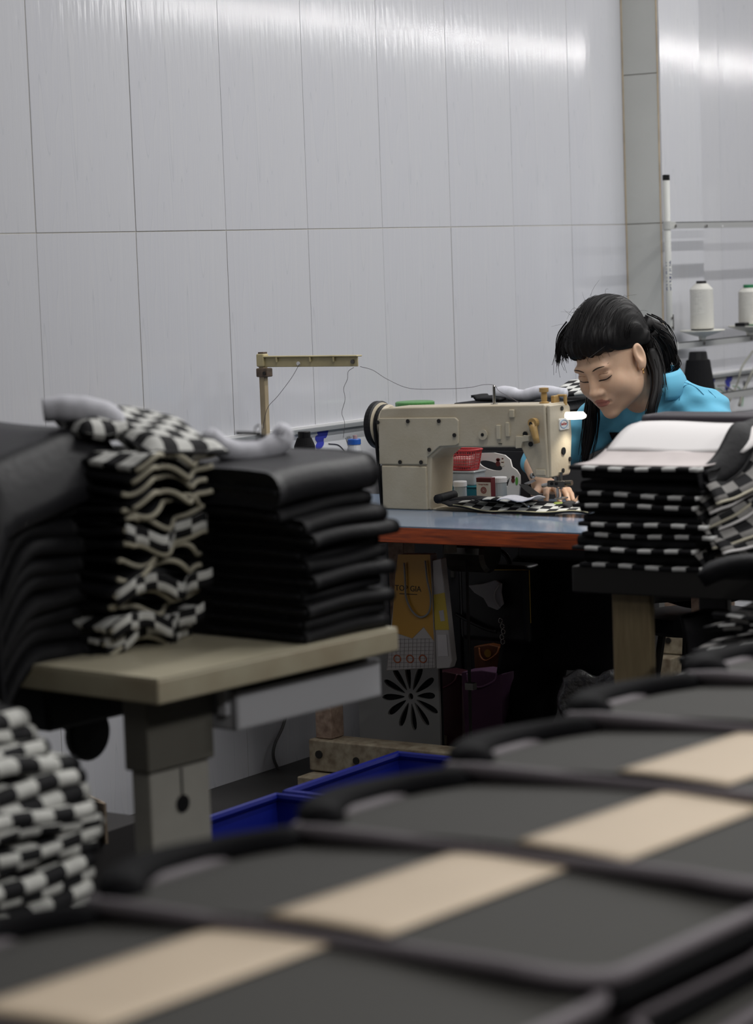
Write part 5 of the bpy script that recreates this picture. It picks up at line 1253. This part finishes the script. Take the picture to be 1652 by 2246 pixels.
p = rk(1462, 605); d_ = (CAM-A_(XR, yp, p[2])); d_[2] = 0; d_ /= np.linalg.norm(d_); sx_ = Vector((-d_[1], d_[0], 0))
text_mesh('handwriting', 'THƯƠNG', 0.024, frame(tuple(A_(XR, yp, p[2])+d_*0.0109), (0, 0, -1), tuple(sx_)), mat('blue_ink', (0.02, 0.03, 0.13), 0.6), post, extrude=0.0002)
M_disc = mat('spool_plate', (0.66, 0.65, 0.58), 0.45)
M_wth = mat('white_thread', (0.62, 0.61, 0.57), 0.6, bump=0.6, bscale=25, stretch=(1, 1, 40))
def plate(px):
    p = rk(px, 735); zz = zd+0.0116
    pl_ = MB().lathe([(0.012, 0), (0.014, 0.012), (0.030, 0.016), (0.080, 0.033), (0.080, 0.036), (0.02, 0.034)], (XR, p[1], zz), 32).build('spool_plate', M_disc, rk_)
    p2 = (XR, p[1], zz+0.0365); MB().lathe([(0.006, 0), (0.006, 0.004)], (XR+0.0042, p[1], zd), 10, 'x').build('bolt', M_steel, rk_)
    return p2
pA = plate(1541); pB = plate(1645)
hA = rk(1541, 616)[2]-pA[2]
cone('thread_spool', pA, 0.042, hA, 0.0185, 0.009, M_wth, M_black, 'white thread spool with black ends on the rack plate nearest the post', 0.020)
hB = rk(1645, 624)[2]-pB[2]
M_greenp = mat('green_plastic', (0.015, 0.15, 0.06), 0.4)
cone('thread_spool', pB, 0.040, hB, 0.021, 0.012, M_wth, M_greenp, 'white thread spool with green ends at the right edge of the rack', 0.014)
ys_ = MB().b2((XR-0.02, pB[1]-0.085, pB[2]-0.001), (XR+0.02, pB[1]-0.045, pB[2]+0.012)).build('black_clip', M_black, None, bevel=0.002)
tag(ys_, 'small black clip lying on the plate beside the green-ended spool', 'clip')
pc_ = rk(1531, 771); zb_ = 0.905+0.0125
cb_ = thing('thread_spool', 'large black thread cone below the rack, right of the woman', 'thread spool', (XR, pc_[1], zb_)); hC = pc_[2]-zb_
MB().lathe([(0.062, 0.002), (0.060, 0.01), (0.042, hC-0.030), (0.036, hC-0.028)], (XR, pc_[1], zb_), 28).build('wound_thread', M_blkth, cb_)
MB().lathe([(0.0355, hC-0.032), (0.031, hC-0.002), (0.028, hC)], (XR, pc_[1], zb_), 24).build('core_top', M_black, cb_)
MB().lathe([(0.062, 0), (0.062, 0.003)], (XR, pc_[1], zb_), 24).build('core_foot', M_black, cb_)
for pts, r, lab in (([(1652, 770), (1628, 805), (1618, 840), (1600, 880)], 0.004, 'thin grey cable hanging in a curve at the right edge of the rack'), ([(1665, 790), (1648, 822), (1632, 855), (1622, 890)], 0.006, 'thick grey cable hanging at the right edge of the rack'), ([(1576, 846), (1590, 846), (1606, 856), (1622, 862)], 0.003, 'thin grey wire lying across the flowered border')):
    o = MB().tube(catmull([at(a, b, x=0.06 if r > 0.003 else 0.012) for a, b in pts], 6), r, 8).build('cable', mat('cable_grey', (0.22, 0.22, 0.19), 0.5), None, smooth=True); tag(o, lab, 'cable', 'cables at the right edge')

# ================================================================== UNDER THE SEWING TABLE
def uq(px, py, y): p = at(px, py, y=y); return float(p[0]), float(p[2])
yb3 = 5.32
hb_ = thing('hanging_bag', 'yellow and white printed packaging bag hanging under the sewing table edge', 'bag', (0.64, yb3, 0.715))
P1 = [uq(a, b, yb3) for a, b in ((868, 1262), (946, 1262), (955, 1466), (846, 1472))]
P0 = [uq(a, b, yb3) for a, b in ((874, 1216), (944, 1216), (946, 1262), (868, 1262))]
M_yel = mat('bag_yellow', (0.42, 0.22, 0.025), 0.45); M_wpl = mat('bag_white', (0.38, 0.36, 0.35), 0.45); M_ylw2 = mat('bag_lemon', (0.46, 0.34, 0.03), 0.45)
ym = uq(900, 1400, yb3)[1]; yt_ = uq(900, 1350, yb3)[1]
bodyp = [P0[0], P0[1], P1[1], P1[2], P1[3], P0[3]]
bdy = MB().prism(bodyp, fxz, yb3, yb3+0.035).build('bag_body', M_wpl, hb_, bevel=0.004)
up_ = [P0[0], P0[1], uq(952, 1405, yb3), uq(930, 1375, yb3), uq(905, 1400, yb3), uq(860, 1385, yb3), P0[3]]
MB().prism(up_, fxz, yb3-0.0015, yb3-0.0003).build('yellow_print', M_yel, bdy)
gs = MB().prism([uq(a, b, yb3) for a, b in ((946, 1230), (966, 1225), (990, 1450), (985, 1466), (955, 1468))], fxz, yb3+0.004, yb3+0.03).build('side_gusset', M_wpl, hb_, bevel=0.003)
MB().prism([uq(a, b, yb3) for a, b in ((950, 1305), (974, 1300), (984, 1382), (953, 1382))], fxz, yb3+0.0025, yb3+0.0037).build('lemon_print', M_ylw2, gs)
MB().prism([uq(a, b, yb3) for a, b in ((958, 1392), (978, 1392), (982, 1440), (960, 1440))], fxz, yb3+0.0025, yb3+0.0037).build('blank_label', mat('bag_label', (0.5, 0.48, 0.48), 0.5), gs)
MB().prism([uq(a, b, yb3) for a, b in ((962, 1340), (972, 1338), (975, 1362), (966, 1363))], fxz, yb3+0.0018, yb3+0.0024).build('print_box', M_wpl, gs)
cxx, czz = uq(896, 1291, yb3)
M_ink = mat('black_ink', (0.012, 0.011, 0.01), 0.6)
text_mesh('lettering', 'TOP GIA', 0.0215, frame((cxx, yb3-0.0019, czz), (1, 0, 0), (0, 0, 1)), M_ink, bdy)
MB().b2((cxx-0.028, yb3-0.0019, czz-0.0155), (cxx+0.028, yb3-0.0016, czz-0.0135)).build('print_line', M_ink, bdy)
gl = MB()
for k in range(12): 
    a_, b_ = uq(852+9*k, 1400, yb3), uq(850+9*k, 1466, yb3); gl.tube([(a_[0], yb3-0.0006, a_[1]), (b_[0], yb3-0.0006, b_[1])], 0.0004, 3)
for k in range(8):
    a_, b_ = uq(852, 1403+8.5*k, yb3), uq(953, 1401+8.5*k, yb3); gl.tube([(a_[0], yb3-0.0006, a_[1]), (b_[0], yb3-0.0006, b_[1])], 0.0004, 3)
gl_o = gl.build('grid_print', mat('grid_ink', (0.16, 0.14, 0.14), 0.6), bdy); gl_o['kind'] = 'stuff'
for k in range(3):
    c = uq(872+28*k, 1445, yb3); MB().tube([(c[0]+0.011*math.cos(t), yb3-0.0012, c[1]+0.010*math.sin(t)) for t in np.linspace(0, 2*math.pi, 17)], 0.0016, 4).build('icon_print', mat('orange_ink', (0.38, 0.09, 0.03), 0.6), bdy)
MB().tube(catmull([(uq(a, b, yb3-0.01)[0], yb3-0.008, uq(a, b, yb3-0.01)[1]) for a, b in ((886, 1235), (888, 1275), (890, 1310), (903, 1340), (922, 1354), (940, 1343), (944, 1310), (936, 1270), (932, 1230))], 5), 0.0028, 6).build('hang_cord', mat('cord_grey', (0.20, 0.20, 0.20), 0.6), hb_, smooth=True)
# clamp motor and pedal rod of the table
mt = thing('clutch_motor', 'dark motor under the sewing table, right of the yellow bag', 'motor', (0.66, 5.5, 0.55))
MB().lathe([(0.045, 0), (0.055, 0.01), (0.055, 0.12), (0.045, 0.13)], (0.60, 5.50, 0.645), 20, 'x').build('motor_body', M_gun, mt)
MB().b2((0.63, 5.44, 0.69), (0.70, 5.56, 0.716)).build('motor_mount', M_dark, mt)
MB().lathe([(0.017, 0), (0.017, 0.06)], (0.66, 5.40, 0.655), 14).build('capacitor', mat('capacitor_grey', (0.20, 0.19, 0.15), 0.5), mt)
pd = thing('treadle', 'dark iron treadle with its upright rod under the sewing table', 'pedal', (0.74, 5.45, 0.0))
a, b = uq(1025, 1240, 5.45), uq(1031, 1565, 5.45)
MB().tube([(a[0], 5.45, 0.70), (b[0], 5.45, 0.13)], 0.0045, 8).build('rod', M_dark, pd)
MB().b2((b[0]-0.11, 5.42, 0.085), (b[0]+0.12, 5.66, 0.105)).build('pedal_plate', M_dark, pd, bevel=0.004)
for sx in (-0.09, 0.10): MB().b2((b[0]+sx-0.012, 5.50, 0.0), (b[0]+sx+0.012, 5.56, 0.085)).build('pedal_foot', M_dark, pd)
p = uq(1033, 1505, 5.445); MB().box((p[0], 5.445, p[1]), (0.025, 0.02, 0.018)).build('rod_joint', M_gun, pd)
# handbag with face mask
yh = 5.62
hbg = thing('handbag', 'black handbag with gold trim hanging under the sewing table', 'handbag', (0.68, yh, 0.4))
M_leath = mat('black_leather', (0.010, 0.010, 0.012), 0.35)
a, b = uq(1008, 1405, yh), uq(1156, 1242, yh)
MB().b2((a[0], yh, a[1]), (b[0], yh+0.09, b[1])).build('bag_body', M_leath, hbg, bevel=0.018, seg=3)
MB().tube([(a[0]+0.02, yh-0.002, b[1]-0.018), (b[0]-0.012, yh-0.002, b[1]-0.010), (b[0]+0.001, yh+0.01, b[1]-0.012), (b[0]+0.001, yh+0.01, a[1]+0.06)], 0.0016, 6).build('gold_trim', mat('gold_trim', (0.40, 0.26, 0.06), 0.35, metal=0.8), hbg)
MB().tube(catmull([(uq(x, y, yh)[0], yh+0.03, uq(x, y, yh)[1]) for x, y in ((1040, 1250), (1055, 1215), (1085, 1212), (1105, 1235), (1112, 1300))], 6), 0.007, 8).build('handle', M_leath, hbg, smooth=True)
MB().tube(catmull([(uq(x, y, yh-0.01)[0], yh-0.012, uq(x, y, yh-0.01)[1]) for x, y in ((1000, 1345), (1030, 1362), (1065, 1378), (1090, 1385))], 6), 0.006, 8).build('strap', M_leath, hbg, smooth=True)
kc = MB()
for k, (x, y) in enumerate(((1096, 1362), (1100, 1374), (1102, 1386), (1099, 1398), (1101, 1408))):
    c = uq(x, y, yh-0.02); kc.tube([(c[0]+0.006*math.cos(t), yh-0.015, c[1]+0.007*math.sin(t)) for t in np.linspace(0, 2*math.pi, 11)], 0.0018, 5)
kc.build('key_chain', M_steel, hbg, smooth=True)
ms = thing('face_mask', 'pale face mask with a white ear loop tucked on the black handbag', 'mask', (0.69, yh-0.02, 0.53))
mk = [uq(a, b, yh-0.02) for a, b in ((1028, 1284), (1060, 1280), (1088, 1272), (1101, 1280), (1100, 1300), (1105, 1325), (1092, 1338), (1072, 1330), (1062, 1312), (1042, 1300))]
MB().prism(mk, fxz, yh-0.024, yh-0.016).build('mask_cloth', mat('mask_grey', (0.44, 0.44, 0.46), 0.7), ms, bevel=0.002)
MB().tube(catmull([(uq(a, b, yh-0.03)[0], yh-0.028, uq(a, b, yh-0.03)[1]) for a, b in ((1094, 1282), (1084, 1300), (1086, 1318), (1096, 1334))], 6), 0.0022, 6).build('ear_loop', mat('loop_white', (0.55, 0.55, 0.55), 0.6), ms, smooth=True)
# paper board and white scrap behind
a, b = uq(1152, 1330, 6.55), uq(1262, 1236, 6.55)
cbx = thing('cardboard_box', 'beige cardboard box standing on the floor behind the handbag', 'box', ((a[0]+b[0])/2, 6.65, 0))
M_card = mat('cardboard', (0.30, 0.235, 0.17), 0.8, vary=0.1, vscale=12)
MB().b2((a[0]-0.05, 6.55, 0), (b[0], 6.80, b[1]-0.01)).build('box_body', M_card, cbx, bevel=0.003)
MB().b2((a[0]-0.05, 6.49, b[1]-0.008), (b[0], 6.55, b[1]-0.004)).build('flap', M_card, cbx)
# ornamental cut-out panel
yo = 5.50
pn = [uq(a, b, yo) for a, b in ((785, 1440), (962, 1438))]
xo0, xo1, zo1 = pn[0][0], pn[1][0], pn[0][1]+0.02
orn = thing('openwork_panel', 'white openwork panel with fan petals leaning under the sewing table', 'panel', ((xo0+xo1)/2, yo, 0))
cxo, czo = uq(903, 1527, yo)
loops = [[(xo0, 0.002), (xo1, 0.002), (xo1, zo1), (xo0, zo1)]]
def petal(c, ang, r0, r1, wd):
    out = []
    for t in np.linspace(0, 2*math.pi, 19)[:-1]:
        rr = (r0+r1)/2+(r1-r0)/2*math.cos(t); ww = wd*math.sin(t)*(0.35+0.65*(rr-r0)/(r1-r0))
        out.append((c[0]+rr*math.cos(ang)-ww*math.sin(ang), c[1]+rr*math.sin(ang)+ww*math.cos(ang)))
    return out
inb = lambda L: all(xo0+0.004 < p[0] < xo1-0.004 and 0.006 < p[1] < zo1-0.004 for p in L)
for ang in np.linspace(0, 2*math.pi, 13)[:-1]:
    for r1 in (0.095, 0.08, 0.065, 0.05, 0.04):
        L = petal((cxo, czo), ang+0.1, 0.020, r1, 0.0125)
        if inb(L): loops.append(L); break
loops.append([(cxo+0.008*math.cos(t), czo+0.009*math.sin(t)) for t in np.linspace(0, 2*math.pi, 15)[:-1]])
for (c, a0) in (((xo0+0.03, 0.045), 0), ((xo1-0.05, 0.05), 1)):
    for ang in (0.4, 1.2, 2.0, 2.8):
        L = petal(c, ang, 0.010, 0.05, 0.010)
        if inb(L) and all(math.hypot(p[0]-cxo, p[1]-czo) > 0.098 for p in L): loops.append(L)
fill2d('openwork', loops, 0.008, lambda a, b, d: (a, yo+d, b), mat('panel_white', (0.34, 0.34, 0.33), 0.5), orn)
MB().b2((xo0, yo+0.012, 0.002), (xo1, yo+0.016, zo1)).build('backing', mat('panel_back', (0.010, 0.010, 0.012), 0.8), orn)
# gift bags on the floor
for (px0, py0, px1, py1, yy, colr, nm, lab) in ((1015, 1478, 1100, 1580, 5.72, (0.16, 0.075, 0.15), 'purple_bag', 'dim purple shopping bag with script lettering on the floor under the table'), (942, 1480, 1012, 1580, 5.76, (0.05, 0.012, 0.02), 'dark_red_bag', 'dark red glittering bag on the floor beside the openwork panel'), (1040, 1420, 1105, 1476, 5.95, (0.16, 0.05, 0.015), 'orange_bag', 'dim orange bag with yellow spot behind the purple bag')):
    a, b = uq(px0, py1, yy), uq(px1, py0, yy)
    t = thing(nm, lab, 'bag', ((a[0]+b[0])/2, yy, 0.0))
    MB().prism([(a[0]+0.008, 0.002), (b[0]-0.006, 0.002), (b[0], b[1]), ((a[0]+b[0])/2, b[1]+0.006), (a[0], b[1]-0.004)], fxz, yy, yy+0.07).build('bag_body', mat(nm, colr, 0.4), t, bevel=0.004)
    MB().tube(catmull([(a[0]+0.02, yy, b[1]-0.006), (a[0]+0.03, yy-0.01, b[1]-0.03), ((a[0]+b[0])/2, yy-0.014, b[1]-0.04), (b[0]-0.02, yy-0.01, b[1]-0.02), (b[0]-0.015, yy, b[1])], 5), 0.0028, 6).build('handle', mat(nm+'_handle', tuple(min(1, c*1.8) for c in colr), 0.5), t, smooth=True)
    if nm == 'purple_bag': text_mesh('lettering', 'Angelina', 0.022, frame(((a[0]+b[0])/2, yy-0.0008, 0.075), (1, 0, 0.06), (-0.06, 0, 1)), M_ink, t)
    if nm == 'orange_bag': MB().lathe([(0.012, 0), (0.008, 0.006)], ((a[0]+b[0])/2, yy-0.005, b[1]-0.02), 12, 'y').build('yellow_spot', mat('spot_yellow', (0.4, 0.22, 0.02), 0.5), t)
# shiny plastic sack by the woman's leg, dark blue post
a = uq(1290, 1520, 5.3); sk_ = MB().grid(lambda u, v: (a[0]-0.09+0.20*u+0.01*math.sin(21*v), 5.32+0.05*math.sin(3*u), 0.005+0.36*v+0.01*math.sin(17*u+5*v)), 26, 26).build('plastic_sack', mat('shiny_film', (0.10, 0.10, 0.105), 0.2, 0.6, bump=0.9, bscale=70), None, smooth=True, solid=0.04)
tag(sk_, 'crinkled shiny plastic sack standing on the floor by the pine leg', 'sack')
# wall cord
crd = MB().tube(catmull([at(a, b, x=0.02) for a, b in ((632, 1545), (622, 1590), (604, 1630), (600, 1660), (612, 1690), (630, 1715))], 6), 0.0042, 8).build('power_cord', mat('cord_dark', (0.09, 0.09, 0.09), 0.5), None, smooth=True)
tag(crd, 'grey power cord hanging down the lower wall behind the pale table', 'cable')
# blue crates on the floor
M_blue = mat('blue_crate', (0.004, 0.010, 0.17), 0.4)
def crate(y0, y1, label, x0=0.75, x1=1.14, h=0.195):
    t = thing('plastic_crate', label, 'crate', ((x0+x1)/2, (y0+y1)/2, 0), 'blue plastic crates on the floor')
    tp_ = 0.03; th = 0.006
    o = [(x0, y0), (x1, y0), (x1, y1), (x0, y1)]; i_ = [(x0+tp_, y0+tp_), (x1-tp_, y0+tp_), (x1-tp_, y1-tp_), (x0+tp_, y1-tp_)]
    mb = MB(); vs = [(a, b, 0.0) for a, b in i_]+[(a, b, h) for a, b in o]
    mb.add(vs, [(3, 2, 1, 0), (0, 1, 5, 4), (1, 2, 6, 5), (2, 3, 7, 6), (3, 0, 4, 7)]); mb.build('tub', M_blue, t, solid=th)
    MB().tube([(a, b, h) for a, b in o+[o[0], o[1]]], 0.011, 8, cap=False).build('rim', M_blue, t)
    MB().tube([(a*1.0, b, h-0.05) for a, b in ((x0+0.004, y0-0.001), (x1-0.004, y0-0.001), (x1-0.004, y1+0.001), (x0+0.004, y1+0.001), (x0+0.004, y0-0.001))], 0.004, 6).build('band', mat('blue_crate_band', (0.012, 0.03, 0.22), 0.4), t)
    MB().b2((x0+0.04, y0+0.04, 0.02), (x1-0.04, y1-0.04, 0.06)).build('contents', M_blk, t, bevel=0.03)
    return t
crate(3.97, 4.46, 'blue plastic crate on the floor right of the pale table leg')
crate(4.50, 4.98, 'blue plastic crate on the floor in front of the sewing table stretcher')
# dark carton with cardboard scraps
dk = thing('dark_carton', 'dark carton on the floor left of the pale table leg', 'box', (0.72, 3.72, 0))
MB().b2((0.53, 3.50, 0), (0.83, 3.90, 0.275)).build('carton_body', mat('dark_card', (0.02, 0.018, 0.018), 0.7), dk, bevel=0.003)
for k, (dx, rz) in enumerate(((0.0, 0.2), (0.09, -0.3), (-0.08, 0.5))):
    c = (0.74+dx*0.6, 3.70+0.06*k, 0.295)
    o = MB().box(c, (0.10, 0.006, 0.085), Matrix.Rotation(rz, 3, 'Z') @ Matrix.Rotation(0.5*(k-1), 3, 'Y')).build('cardboard_scrap', M_card, None)
    tag(o, ('upright', 'tilted', 'leaning')[k]+' brown cardboard scrap sticking out of the dark carton', 'cardboard', 'cardboard scraps in the dark carton')
